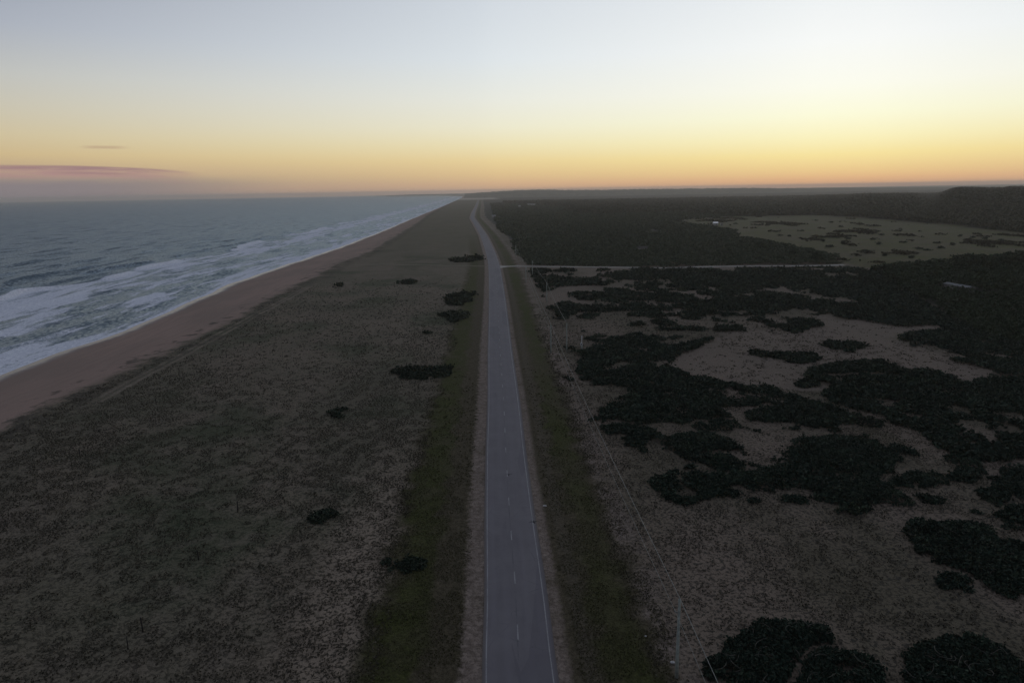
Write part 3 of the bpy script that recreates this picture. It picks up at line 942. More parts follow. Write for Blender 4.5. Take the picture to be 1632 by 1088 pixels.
G_R = 'dark scrub thickets on the pale ground right of the road'
G_L = 'lone dark bushes on the dune heath left of the road'
THICKETS = [
    ('broad black-green thicket between the wires and the clearing, pale notch in its left side',
     [(929, 600), (1000, 588), (1081, 588), (1093, 598), (1137, 607), (1172, 614), (1211, 620), (1240, 627), (1235, 637), (1211, 649), (1172, 649), (1132, 649), (1160, 657), (1169, 666), (1147, 672), (1103, 671),
      (1061, 671), (1059, 677), (1025, 679), (998, 678), (951, 676), (945, 656), (998, 634), (1031, 627), (1036, 618), (990, 614), (929, 608)], 1.5, 0),
    ('small low thicket tucked under the broad thicket closest to the wires', [(951, 678), (1000, 680), (1050, 684), (1052, 692), (1040, 700), (1020, 702), (990, 695), (960, 690)], 1.1, 0),
    ('tiny round bush above a bent pale footpath, close to the wires', [(990, 703), (1010, 700), (1025, 702), (1022, 712), (1008, 716), (993, 712)], 0.9, 0),
    ('tiniest dark bush below the bent pale footpath near the wires', [(1015, 716), (1024, 714), (1034, 717), (1030, 722), (1018, 721)], 0.7, 0),
    ('mid-sized thicket under the clearing, with a narrow sandy trail along its right side',
     [(1208, 656), (1240, 649), (1245, 634), (1270, 630), (1277, 637), (1299, 642), (1319, 649), (1368, 656), (1387, 668), (1358, 670), (1333, 676), (1341, 686), (1333, 691), (1294, 683), (1265, 678), (1221, 676), (1194, 671)], 1.4, 0),
    ('ragged lobed thicket in open ground whose left lobe points at the wires',
     [(1062, 712), (1080, 697), (1122, 691), (1157, 698), (1181, 708), (1190, 725), (1215, 745), (1220, 770), (1190, 785), (1130, 790), (1094, 804), (1058, 790), (1036, 772), (1042, 762), (1075, 755), (1110, 748), (1140, 745), (1110, 735), (1085, 725)], 1.4, 0),
    ('long thicket with a rounded lower lobe, lying right of the ragged lobed one',
     [(1215, 757), (1240, 745), (1285, 741), (1262, 722), (1280, 700), (1330, 695), (1400, 700), (1455, 715), (1450, 735), (1400, 760), (1420, 790), (1380, 815), (1330, 812), (1290, 790), (1240, 780)], 1.5, 0),
    ('widest thicket, running from the clearing to the right edge of the view',
     [(1280, 588), (1340, 578), (1380, 574), (1415, 580), (1440, 590), (1500, 596), (1530, 610), (1600, 604), (1680, 596), (1720, 660), (1640, 662), (1590, 655), (1545, 655), (1620, 672), (1700, 690), (1700, 745), (1620, 740), (1560, 735), (1500, 712), (1460, 688),
      (1425, 674), (1395, 660), (1365, 648), (1330, 640), (1306, 628), (1328, 612), (1290, 604)], 1.6, 0),
    ('narrow dark thicket like an island inside the large bare clearing', [(1192, 564), (1205, 559), (1240, 565), (1262, 561), (1298, 562), (1304, 573), (1280, 578), (1250, 574), (1210, 568)], 0.9, 0),
    ('small greener bush alone in the upper right arm of the clearing', [(1308, 550), (1322, 546), (1345, 543), (1370, 548), (1368, 555), (1345, 559), (1318, 555)], 0.9, 0),
    ('tiny brownish bush at the lower rim of the clearing', [(1272, 611), (1285, 606), (1300, 609), (1298, 616), (1280, 617)], 0.7, 0),
    ('large humped thicket with a bare sandy hole, low on the right edge of the view',
     [(1439, 842), (1468, 836), (1505, 838), (1548, 833), (1586, 846), (1599, 868), (1632, 871), (1660, 880), (1665, 935), (1632, 944), (1609, 948), (1580, 942), (1564, 930), (1541, 914), (1500, 906), (1468, 887), (1442, 865)], 1.7, 5),
    ('small low bush just under the large humped thicket', [(1495, 922), (1515, 917), (1540, 922), (1556, 933), (1545, 945), (1519, 946), (1500, 936)], 1.0, 0),
    ('rounded thicket with bare pale twigs in the lower right corner', [(1438, 1075), (1448, 1050), (1468, 1036), (1487, 1026), (1515, 1020), (1541, 1018), (1575, 1020), (1600, 1030), (1622, 1046), (1650, 1075), (1650, 1140), (1560, 1150), (1440, 1150)], 1.8, 26),
    ('twiggy thicket at the bottom of the view with a sandy gap through it',
     [(1176, 1004), (1210, 998), (1244, 996), (1285, 1000), (1317, 999), (1332, 1014), (1327, 1027), (1300, 1035), (1282, 1050), (1270, 1072), (1240, 1100), (1180, 1120), (1120, 1100), (1130, 1050), (1150, 1030)], 1.6, 22),
    ('smooth mound of scrub at the bottom of the view, right of the sandy gap', [(1290, 1060), (1310, 1042), (1335, 1032), (1360, 1038), (1385, 1052), (1405, 1066), (1420, 1095), (1400, 1140), (1300, 1140), (1270, 1100)], 1.7, 12),
    ('small oval bush right below the lobed thickets, greener than the black oval beside it', [(1246, 799), (1258, 792), (1275, 793), (1283, 800), (1275, 807), (1255, 808)], 0.9, 0),
    ('small black oval bush below the lobed thickets', [(1195, 802), (1208, 797), (1222, 801), (1218, 808), (1202, 809)], 0.8, 0),
    ('low flat thicket on pale ground right of the long thicket', [(1416, 768), (1440, 758), (1470, 760), (1488, 770), (1470, 779), (1440, 778)], 1.1, 0),
    ('slim low bush on the pale ground above the large humped thicket', [(1450, 796), (1475, 793), (1507, 800), (1500, 808), (1470, 804)], 0.8, 0),
    ('round thicket on pale ground below the widest one, left of a taller round one', [(1510, 757), (1535, 748), (1562, 752), (1568, 766), (1545, 772), (1520, 768)], 1.1, 0),
    ('taller round thicket on pale ground below the widest one', [(1565, 785), (1585, 774), (1606, 780), (1608, 798), (1588, 806), (1568, 800)], 1.3, 0),
    ('oval thicket at the right edge, above the large humped one', [(1585, 815), (1605, 806), (1632, 810), (1660, 815), (1655, 830), (1620, 832), (1595, 828)], 1.1, 0),
    ('dark bed of scrub at the right edge below the widest thicket', [(1585, 752), (1610, 744), (1640, 748), (1680, 755), (1690, 795), (1650, 800), (1625, 792), (1612, 775)], 1.3, 0),
]
for lb, px_, h_, tw in THICKETS:
    thicket('scrub_thicket', lb, 'thicket', px_, h_, G_R, twigs=tw)
LEFT = [
    ('largest dark bush patch on the left heath, flat and ragged', [(617, 596), (640, 589), (660, 584), (690, 586), (714, 585), (715, 589), (705, 592), (716, 597), (700, 602), (680, 604), (655, 607), (640, 606), (630, 600)], 1.1),
    ('split dark bush patch left of the road, the lower of two close together', [(686, 503), (705, 500), (718, 497), (728, 500), (745, 497), (748, 500), (732, 505), (740, 508), (720, 512), (702, 507)], 1.0),
    ('split dark bush patch left of the road, the upper of two close together', [(703, 474), (715, 470), (735, 466), (752, 469), (745, 474), (752, 478), (735, 485), (715, 484), (700, 482), (712, 478)], 1.0),
    ('thin dark bush streak beside the road just above the faint sand path', [(712, 415), (730, 413), (750, 410), (764, 412), (760, 417), (740, 418), (725, 418)], 1.2),
    ('small flat bush alone on the left heath below the faint sand path', [(636, 449), (648, 446), (662, 448), (658, 452), (644, 452)], 0.8),
    ('small dark oval bush in the middle of the left heath', [(519, 657), (530, 652), (545, 653), (549, 658), (540, 662), (524, 662)], 0.7),
    ('blurred dark bush on the sparse sandy heath nearest the camera', [(486, 823), (500, 814), (520, 812), (540, 820), (535, 830), (510, 834), (492, 831)], 0.6),
    ('low olive bush at the edge of the green verge left of the road', [(608, 896), (625, 882), (650, 880), (676, 890), (680, 903), (655, 912), (625, 910)], 0.7),
    ('tiny dark tuft left of the road below the two split patches', [(672, 531), (678, 528), (684, 530), (680, 533)], 0.6),
    ('tiny dark bush close to the beach edge on the left heath', [(535, 459), (540, 455), (546, 457), (543, 460)], 1.0),
]
for lb, px_, h_ in LEFT:
    thicket('heath_bush', lb, 'bush', px_, h_ * 0.75, G_L, mat=M_BUSH)
thicket('verge_bush', 'tiny black bush standing under the overhead wires on the mown verge', 'bush', [(901, 605), (905, 601), (912, 602), (915, 606), (908, 608)], 0.8, None, M_BUSH)

# ---- scrub mass between the sand track and the clearing, and on to the right
UPPER_PX = [(842, 430), (1345, 426), (1400, 428), (1720, 470), (1720, 600), (1600, 600), (1500, 590), (1440, 590), (1280, 588), (1090, 590), (1000, 590), (905, 605), (868, 520)]


def band_pts(y0, y1, x0, x1, k, smin):
    """jittered points whose spacing grows with distance"""
    X__, Y__, S__ = [], [], []
    y = y0
    while y < y1:
        sp_ = max(smin, k * y)
        n = max(1, int((min(x1, 0.95 * y + 40) - x0) / sp_))
        rows = 4
        for r in range(rows):
            X__.append(x0 + (np.arange(n) + RS.rand(n)) * sp_)
            Y__.append(y + (r + RS.rand(n)) * sp_)
            S__.append(np.full(n, sp_))
        y += rows * sp_
    return np.concatenate(X__), np.concatenate(Y__), np.concatenate(S__)


x, y, s = band_pts(150, 420, 16, 420, 0.0034, 0.4)
u, v = pixel(*wobble(x, y, 3, 8, 90), np.zeros_like(x))
keep = inside(UPPER_PX, u, v) & in_view(x, y)
x, y, s = x[keep], y[keep], s[keep]
cl = np.zeros(len(x), bool)
for k in CLEAR_PX:
    cl |= px_inside(CLEAR_PX[k], *wobble(x, y))
offx = x - road_x(y)
right_full = sstep(x / y, 0.34, 0.55)
n_ = fbm(x / 22.0, y / 26.0, 501, 5, 0.55)
n2_ = fbm(x / 7.0, y / 9.0, 511, 3)
n3_ = fbm(x / 4.5, y / 4.0, 517, 3)
dens = n_ + 0.5 * (n2_ - 0.5) + 0.38 * (n3_ - 0.5) + 0.09 * right_full - 0.10 * (1 - sstep(offx, 22, 48)) + 0.05
c1 = px_inside(CLEAR_PX['C1'], *wobble(x, y))
cl &= ~(c1 & (dens > 0.56))
keep = (~cl) & (dens > 0.455) & (offx > 20 + 9 * (n2_ - 0.5)) & ~px_inside(NEARWOOD_PX, x, y)
track_d = np.abs(y - np.interp(x, tx, ty))
keep &= (track_d > 3.2) | (x > tx[-1])
x, y, s, n_ = x[keep], y[keep], s[keep], dens[keep]
h = 0.6 * sstep(n_, 0.44, 0.60) * (0.6 + 0.8 * fbm(x / 4.0, y / 4.0, 521, 3)) + 0.25
h *= 0.3 + 0.7 * sstep(track_d[keep], 4, 34)
gz = ground_z(x, y)
LOWER_PX = [(905, 605), (945, 600), (1632, 600), (1720, 640), (1720, 860), (1600, 845), (1430, 835), (1230, 800), (1040, 700), (990, 730), (940, 660)]
x2, y2, s2 = band_pts(80, 200, 16, 160, 0.0030, 0.3)
u2, v2_ = pixel(x2, y2, 0 * x2)
d2 = fbm(x2 / 5.0, y2 / 6.5, 531, 4) + 0.25 * (fbm(x2 / 22.0, y2 / 22.0, 541, 2) - 0.5)
k2 = inside(LOWER_PX, u2, v2_) & in_view(x2, y2) & (d2 > 0.575)
for k in CLEAR_PX:
    k2 &= ~px_inside(CLEAR_PX[k], *wobble(x2, y2))
x2, y2, s2, d2 = x2[k2], y2[k2], s2[k2], d2[k2]
h2 = 0.2 + 0.9 * sstep(d2, 0.60, 0.72)
x, y, s = np.concatenate([x, x2]), np.concatenate([y, y2]), np.concatenate([s, s2])
h, gz = np.concatenate([h, h2]), np.concatenate([gz, ground_z(x2, y2)])
v1 = leaf_cloud(x, y, gz + h * 0.8, s * 1.15, 4, 0.6)
stuff('coastal_scrub', 'dark low coastal scrub carpeting the ground below the sand track', 'scrub', *v1, M_SCRUB)

# ---- bushy land beyond the sand track, left of the green field
x, y, s = band_pts(392, 2600, 10, 1500, 0.0032, 1.1)
offx = x - road_x(y)
trk = np.interp(x, tx, ty, right=380)
n_ = fbm(x / 40.0, y / 60.0, 601, 4)
fl = px_inside(FIELD_PX, *wobble(x, y, 8, 30))
s_line = (x - 371) * 0.976 + (y - 1066) * 0.217
open_ = fbm(x / 20.0, y / 60.0, 611, 4) > 0.73
keep = in_view(x, y, 0.04) & (offx > 15 + 0.012 * y + 20 * (n_ - 0.5)) & ~fl & (y > trk + 4.5) & (s_line < 25) & ~px_inside(NEARWOOD_PX, x, y) & ~open_
x, y, s, n_ = x[keep], y[keep], s[keep], n_[keep]
clump = fbm(x / (6 + 0.006 * y), y / (6 + 0.006 * y), 621, 3)
h = (0.8 + 1.9 * sstep(clump, 0.35, 0.8)) * (0.45 + 0.75 * sstep(x - road_x(y), 20, 160))
gz = ground_z(x, y)
v1 = leaf_cloud(x, y, gz + h * 0.75, np.minimum(s * 0.95, 2.4), 4, 0.5, flat=0.4)
stuff('bushland', 'dark dense bushland beyond the pale sand track', 'bushland', *v1, M_BUSHLAND)

# ---- woods: crowns on the rise and toward the horizon
x, y, s = band_pts(420, 2700, 60, 2600, 0.0052, 4.2)
s_line = (x - 371) * 0.976 + (y - 1066) * 0.217
fl = px_inside(FIELD_PX, x, y)
azd = np.degrees(np.arctan2(x, y))
keep = in_view(x, y, 0.05) & ((s_line > 6 + 14 * (fbm(x / 25, y / 25, 641, 2) - 0.5)) | ((y > 1250) & (x > 0.10 * y + 40 * fbm(y / 90, y * 0, 643, 2)))) & ~fl
x, y, s = x[keep], y[keep], s[keep]
hh_ = 6.0 + 4.5 * fbm(x / 45.0, y / 45.0, 651, 4) + RS.uniform(-0.6, 0.6, len(x))
gz = ground_z(x, y)
cs = np.minimum(s * 0.62, 3.4)
v1 = leaf_cloud(x, y, gz + hh_ * 0.72, cs, 9, 0.7, flat=0.2)
v2 = leaf_cloud(x, y, gz + hh_ * 0.35, cs, 4, 0.7)
V = np.vstack([v1[0], v2[0]])
Fc = np.vstack([v1[1], v2[1] + len(v1[0])])
stuff('woodland', 'dark woodland covering the rise and the plain up to the horizon', 'woodland', V, Fc, np.concatenate([v1[2], v2[2]]), M_FARWOOD)

# ---- near wood on the right
x, y, s = band_pts(150, 470, 80, 470, 0.0068, 1.1)
keep = px_inside(NEARWOOD_PX, *wobble(x, y, 6, 20)) & in_view(x, y)
shed_c = gp(1527, 461)[:2]
keep &= np.hypot((x - shed_c[0] + 3) / 1.0, (y - shed_c[1] + 9) / 1.4) > 10.5
x, y, s = x[keep], y[keep], s[keep]
dd = sstep(pixel(x, y, 0 * x)[1], 560, 430)
hh_ = (1.1 + 3.0 * dd) * (0.5 + 0.95 * fbm(x / 9.0, y / 9.0, 661, 3)) + RS.uniform(-0.25, 0.25, len(x))
keep_left = np.abs(y - np.interp(x, tx, ty))
hh_ *= np.where(x < tx[-1] + 6, 0.25 + 0.75 * sstep(keep_left, 4, 40), 1.0)
gz = ground_z(x, y)
v1 = leaf_cloud(x, y, gz + hh_ * 0.78, s * 0.6, 9, 0.7)
v2 = leaf_cloud(x, y, gz + hh_ * 0.4, s * 0.62, 4, 0.8)
V = np.vstack([v1[0], v2[0]])
Fc = np.vstack([v1[1], v2[1] + len(v1[0])])
stuff('near_wood', 'dark green wood on the right that grades down into scrub', 'wood', V, Fc, np.concatenate([v1[2], v2[2]]), M_WOOD)

# ---- single trees along the near wood's skyline and by the field
TREE_G = 'trees standing up along the skyline of the near wood'


def tree(px_, py_base, height, radius, label, group, seed):
    p = gp(px_, py_base)
    rs = np.random.RandomState(seed)
    root = thing('tree', (p[0], p[1], float(ground_z(np.array([p[0]]), np.array([p[1]]))[0])), label, 'tree', group)
    n = int(170 * (radius / 3) ** 1.2)
    lobes = rs.normal(0, 1, (9, 3)) * np.array([0.5, 0.5, 0.34]) * radius + np.array([0, 0, height - radius * 0.95])
    c_ = lobes[rs.randint(0, 9, n)] + rs.normal(0, 0.24, (n, 3)) * radius
    c_[:, 2] = np.clip(c_[:, 2], height * 0.22, height)
    v, f, tone = leaf_cloud(c_[:, 0], c_[:, 1], c_[:, 2], np.full(n, 0.16 * radius + 0.35), 5, 0.9, rs=rs)
    mesh_np('crown', v, f, M_WOOD, root, attrs={'tone': tone})
    mb = MB()
    lean = rs.uniform(-0.3, 0.3, 2)
    mb.ring_tube([(0, 0, -0.2), (lean[0] * 0.3, lean[1] * 0.3, height * 0.3), (lean[0], lean[1], height * 0.7)], [0.26, 0.2, 0.08], 8)
    for k in range(5):
        an = rs.uniform(0, 6.28)
        z0 = height * rs.uniform(0.25, 0.5)
        mb.ring_tube([(lean[0] * 0.3, lean[1] * 0.3, z0), (math.cos(an) * radius * 0.35, math.sin(an) * radius * 0.35, z0 + height * 0.15),
                      (math.cos(an) * radius * 0.7, math.sin(an) * radius * 0.7, z0 + height * 0.26)], [0.11, 0.08, 0.03], 6)
    mb.build('trunk', M_BARK, root, True)


for i, (a, bb, hh, rr, lb) in enumerate([
    (1470, 434, 7.0, 3.6, 'pointed dark tree alone above the left end of the near wood'),
    (1440, 433, 4.6, 2.8, 'low round tree at the left tip of the near wood'),
    (1530, 430, 7.6, 4.2, 'broad tree on the wood skyline right of the pointed one'),
    (1556, 430, 7.8, 3.8, 'bushy tree in the middle of the near wood skyline'),
    (1598, 428, 8.4, 3.4, 'tallest tree on the near wood skyline'),
    (1624, 428, 8.0, 4.0, 'tree on the wood skyline at the right edge of the view'),
    (1578, 436, 6.8, 3.2, 'smaller tree in the dip before the tallest tree of the wood'),
    (1500, 436, 5.6, 3.4, 'low spreading tree between the pointed and the broad tree'),
    (1304, 418, 5.5, 3.6, 'round tree at the right end of the bushland, beside the sand track'),
    (1262, 410, 5.2, 3.8, 'spreading tree on the bushland edge overlooking the green field'),
    (1212, 398, 5.2, 3.6, 'dark tree on the bushland edge below the bright-roofed house'),
]):
    tree(a, bb, hh, rr, lb, TREE_G if i < 8 else None, 900 + i)

# ---- bushes dotted over the field
fb = [(1378, 367), (1405, 375), (1392, 382), (1400, 390), (1351, 381), (1440, 387), (1494, 388), (1518, 391), (1465, 397), (1478, 399), (1452, 411), (1298, 383), (1312, 385),
      (1258, 377), (1244, 376), (1322, 394), (1380, 402), (1410, 408), (1551, 379), (1530, 377), (1570, 381), (1595, 383), (1500, 396), (1340, 362), (1325, 355), (1300, 352), (1172, 357), (1345, 389)]
for i, (a, bb) in enumerate(fb):
    p = gp(a, bb)
    rs = np.random.RandomState(1500 + i)
    n = 46
    wd, hh = rs.uniform(1.3, 2.8), rs.uniform(0.8, 1.7)
    c_ = rs.normal(0, 1, (n, 3)) * np.array([wd * 0.55, wd * 0.4, 0.32 * hh]) + np.array([0, 0, hh * 0.55])
    c_[:, 2] = np.clip(c_[:, 2], 0.1, hh)
    v, f, tone = leaf_cloud(c_[:, 0], c_[:, 1], c_[:, 2], np.full(n, 0.75), 4, 0.8, rs=rs)
    o = mesh_np('field_bush', v, f, M_BUSH, attrs={'tone': tone})
    o.location = (p[0], p[1], float(ground_z(np.array([p[0]]), np.array([p[1]]))[0]))
    tag(o, 'low dark bush dotted on the pale green field', 'bush', 'bushes dotted over the green field')

# ---- low growth in patches and rows across the field
x, y, s = band_pts(390, 1150, 150, 760, 0.0036, 1.5)
u, v = pixel(x, y, 0 * x)
row = np.exp(-((v - np.interp(u, [1180, 1290, 1400, 1500, 1632], [352, 360, 371, 383, 393])) / 3.5) ** 2)
dn = fbm(x / 16.0, y / 30.0, 781, 4) + 0.22 * row + 0.25 * (fbm(x / 70.0, y / 90.0, 791, 2) - 0.5)
keep = px_inside(FIELD_PX, x, y) & in_view(x, y) & (dn > 0.74)
x, y, s, dn = x[keep], y[keep], s[keep], dn[keep]
v1 = leaf_cloud(x, y, ground_z(x, y) + 0.2 + 0.5 * sstep(dn, 0.66, 0.8), np.minimum(s * 0.8, 1.8), 3, 0.4, flat=0.4)
M_RUSH = foliage_mat('rush_blades', (0.030, 0.030, 0.020), (0.052, 0.048, 0.032), (0.090, 0.080, 0.052), 0.9, 0.05)
stuff('field_growth', 'low dark rushes in patches and a long row across the green field', 'rushes', *v1, M_RUSH)

# ---- tussocks on the open ground
x, y, s = band_pts(44, 420, -98, 16, 0.0030, 0.36)
offx = x - road_x(y)
keep = in_view(x, y, 0.1) & (offx < -14 + 4 * (fbm(x / 6, y / 9, 701, 2) - 0.5)) & (x > dune_x(y) + 3)
bare = fbm(x / 1.3, y / 1.5, 711, 3) + 0.35 * (fbm(x / 26, y / 40, 721, 3) - 0.5)
keep &= ~((np.abs(x + 92) < 1.9) & (y > 150)) & (bare > 0.46) & (RS.rand(len(x)) > sstep(y, 90, 400))
x, y, s = x[keep], y[keep], s[keep]
v1 = leaf_cloud(x, y, ground_z(x, y) + 0.10, np.clip(s * 0.40, 0.17, 0.42), 4, 0.45)
stuff('dune_tussocks', 'sparse dark tussocks and dead tufts over the sandy dune heath', 'tussocks', *v1, M_TUFT)
x, y, s = band_pts(44, 300, 12, 200, 0.0036, 0.42)
offx = x - road_x(y)
keep = in_view(x, y, 0.1) & (offx > 12.5 + 4 * (fbm(x / 6, y / 9, 731, 2) - 0.5))
bare = fbm(x / 1.3, y / 1.5, 741, 3) + 0.4 * (fbm(x / 18, y / 24, 751, 3) - 0.5)
cl = px_inside(CLEAR_PX['C2'], *wobble(x, y))
keep &= (bare > np.where(cl, 0.62, 0.49)) & (RS.rand(len(x)) > sstep(y, 150, 300))
x, y, s = x[keep], y[keep], s[keep]
v1 = leaf_cloud(x, y, ground_z(x, y) + 0.10, np.clip(s * 0.40, 0.17, 0.42), 4, 0.45)
stuff('heath_tussocks', 'sparse dry tussocks on the open ground right of the wires', 'tussocks', *v1, M_TUFT)
x, y, s = band_pts(44, 190, -17, 15, 0.0042, 0.28)
offx = x - road_x(y)
keep = in_view(x, y, 0.1) & (np.abs(offx) > 4.6 + 2.2 * fbm(x / 2.5, y / 3, 761, 3)) & (fbm(x / 1.6, y / 2.2, 771, 3) > 0.42) & (RS.rand(len(x)) > sstep(y, 70, 190))
x, y, s = x[keep], y[keep], s[keep]
M_VERGE = foliage_mat('verge_blades', (0.036, 0.037, 0.016), (0.074, 0.069, 0.034), (0.13, 0.112, 0.068), 0.9, 0.05)
v1 = leaf_cloud(x, y, ground_z(x, y) + 0.04, np.clip(s * 0.42, 0.14, 0.4), 4, 0.3)
stuff('verge_grass', 'short olive grass on both road verges', 'grass', *v1, M_VERGE)

# ------------------------------------------------------------------ poles and overhead wires
M_POLE = simple_mat('weathered_pole', (0.33, 0.37, 0.32), 0.85, scale=2.5)
M_INS = simple_mat('insulator_glaze', (0.20, 0.21, 0.20), 0.35, spec=0.5)
M_STEEL = simple_mat('dull_steel', (0.22, 0.22, 0.21), 0.5, 0.6)
M_WIRE = simple_mat('wire_metal', (0.24, 0.25, 0.23), 0.5, 0.3)
POLE_H = 8.2


def make_pole(label, group, loc):
    root = thing('utility_pole', loc, label, 'utility pole', group)
    MB().ring_tube([(0, 0, -0.6), (0, 0, 3.0), (0, 0, POLE_H - 0.15), (0, 0, POLE_H)], [0.175, 0.155, 0.115, 0.105], 12).build('shaft', M_POLE, root, True)
    br = MB().box((-0.22, 0, 6.9), (0.36, 0.07, 0.07)).build('bracket', M_STEEL, root, bevel=0.01)
    for (ix, iz) in ((-0.40, 6.935), (0.0, POLE_H)):
        MB().ring_tube([(ix, 0, iz - 0.01), (ix, 0, iz + 0.05), (ix, 0, iz + 0.09), (ix, 0, iz + 0.13), (ix, 0, iz + 0.17)], [0.03, 0.06, 0.035, 0.055, 0.03], 10).build('insulator', M_INS, root, True)
    return root


def copy_tree(o, parent=None):
    c2 = o.copy()
    COL.objects.link(c2)
    c2.parent = parent
    for ch in list(o.children):
        copy_tree(ch, c2)
    return c2


PG = 'utility poles along the right verge'
main = [(13.9, 55.5), (14.3, 187.8), (15.9, 340.0), (16.4, 470.0)]
side = [(18.9, 188.8), (20.8, 276.0), (20.8, 365.0)]
labels_m = ['nearest utility pole, cut off by the bottom edge, carrying two wires', 'second utility pole of the road-side line, left of a shorter twin beside it',
            'utility pole of the road-side line just below the sand track', 'farthest utility pole of the road-side line, beyond the sand track']
labels_s = ['utility pole ending the inland wire, close to the white pillar', 'middle utility pole of the inland wire', 'utility pole of the inland wire beside the sand track']
p0 = make_pole(labels_m[0], PG, (main[0][0], main[0][1], 0))
poles = [p0]
for (px_, py_), lb in list(zip(main[1:], labels_m[1:])) + list(zip(side, labels_s)):
    q = copy_tree(p0)
    q.location = (px_, py_, 0)
    q['label'] = lb
    poles.append(q)


def wire(label, pts, sag, r, group='overhead wires along the right verge'):
    P = []
    for a, c_ in zip(pts[:-1], pts[1:]):
        a, c_ = np.array(a, float), np.array(c_, float)
        for k in range(18):
            tt = k / 18.0
            p = a * (1 - tt) + c_ * tt
            p[2] -= 4 * sag * tt * (1 - tt)
            P.append(p)
    P.append(np.array(pts[-1], float))
    o = MB().ring_tube(P, [r] * len(P), 5).build('overhead_wire', M_WIRE, None, True)
    tag(o, label, 'wire', group)


top = [(13.4, -70, POLE_H + 0.15)] + [(x_, y_, POLE_H + 0.15) for x_, y_ in main]
lowp = [(13.0, -70, 7.08)] + [(x_ - 0.4, y_, 7.08) for x_, y_ in main]
wire('upper wire of the road-side line, joining the pole tops', top, 0.9, 0.027)
wire('lower wire of the road-side line, on the brackets under the pole tops', lowp, 1.0, 0.017)
wire('inland wire running parallel to the road-side line, ending near the white pillar', [(x_, y_, POLE_H + 0.15) for x_, y_ in side], 0.7, 0.032)

# white service pillar by the scrub
M_WHITE = simple_mat('white_paint', (0.66, 0.67, 0.65), 0.5, var=0.12)
p = gp(927, 558)
r_ = thing('service_pillar', (p[0], p[1], 0), 'white service pillar with a box and cap standing before dark scrub', 'pillar')
MB().ring_tube([(0, 0, -0.2), (0, 0, 1.6)], [0.21, 0.20], 10).build('plinth', M_POLE, r_, True)
MB().ring_tube([(0, 0, 1.6), (0.03, 0, 3.0), (0.05, 0, 4.2), (0.05, 0, 4.25)], [0.12, 0.11, 0.10, 0.02], 10).build('mast', M_WHITE, r_, True)
bx = MB().box((-0.08, -0.2, 1.85), (0.55, 0.32, 0.7)).build('meter_box', M_WHITE, r_, bevel=0.03)
MB().box((-0.08, -0.362, 1.85), (0.4, 0.012, 0.5)).build('door', M_STEEL, bx)

# ------------------------------------------------------------------ stakes on the dune
M_STAKE = simple_mat('dark_wood', (0.030, 0.028, 0.024), 0.9, scale=8)
st = [(-40.4, 93.8, 1.75, 'tall thin dark stake on the inner heath, farthest of that row'), (-40.6, 80.4, 1.35, 'short dark stake on the inner heath with scrubby bits beside it'),
      (-40.6, 65.9, 1.75, 'thick dark stake near the bottom left of the view'), (-40.8, 63.2, 1.55, 'faint thin stake nearest the camera'),
      (-76.3, 117.2, 1.55, 'dark stake nearest the camera in the row close to the beach'), (-77.1, 147.7, 1.5, 'second stake from the camera in the row close to the beach'),
      (-77.8, 191.6, 1.7, 'third stake from the camera in the row close to the beach'), (-78.0, 206.1, 1.5, 'farthest stake of the row close to the beach')]
for i, (x_, y_, h_, lb) in enumerate(st):
    rs = np.random.RandomState(70 + i)
    lx, ly = rs.uniform(-0.05, 0.05, 2)
    r0 = 0.085 if i != 3 else 0.055
    z0 = float(ground_z(np.array([x_]), np.array([y_]))[0])
    pts = [(0, 0, -0.3), (lx * 0.3, ly * 0.3, h_ * 0.35), (lx, ly, h_ * 0.75), (lx * 1.4, ly * 1.4, h_ - 0.06), (lx * 1.45, ly * 1.4, h_)]
    o = MB().ring_tube(pts, [r0, r0 * 0.95, r0 * 0.9, r0 * 0.85, r0 * 0.45], 9).build('wooden_stake', M_STAKE, None, True)
    o.location = (x_, y_, z0)
    tag(o, lb, 'stake', 'wooden stakes in two rows on the dune heath')

# ------------------------------------------------------------------ birds over the road
M_FEATHER = simple_mat('black_feather', (0.016, 0.017, 0.020), 0.6, scale=20)
M_BEAK = simple_mat('beak_horn', (0.05, 0.045, 0.04), 0.5)


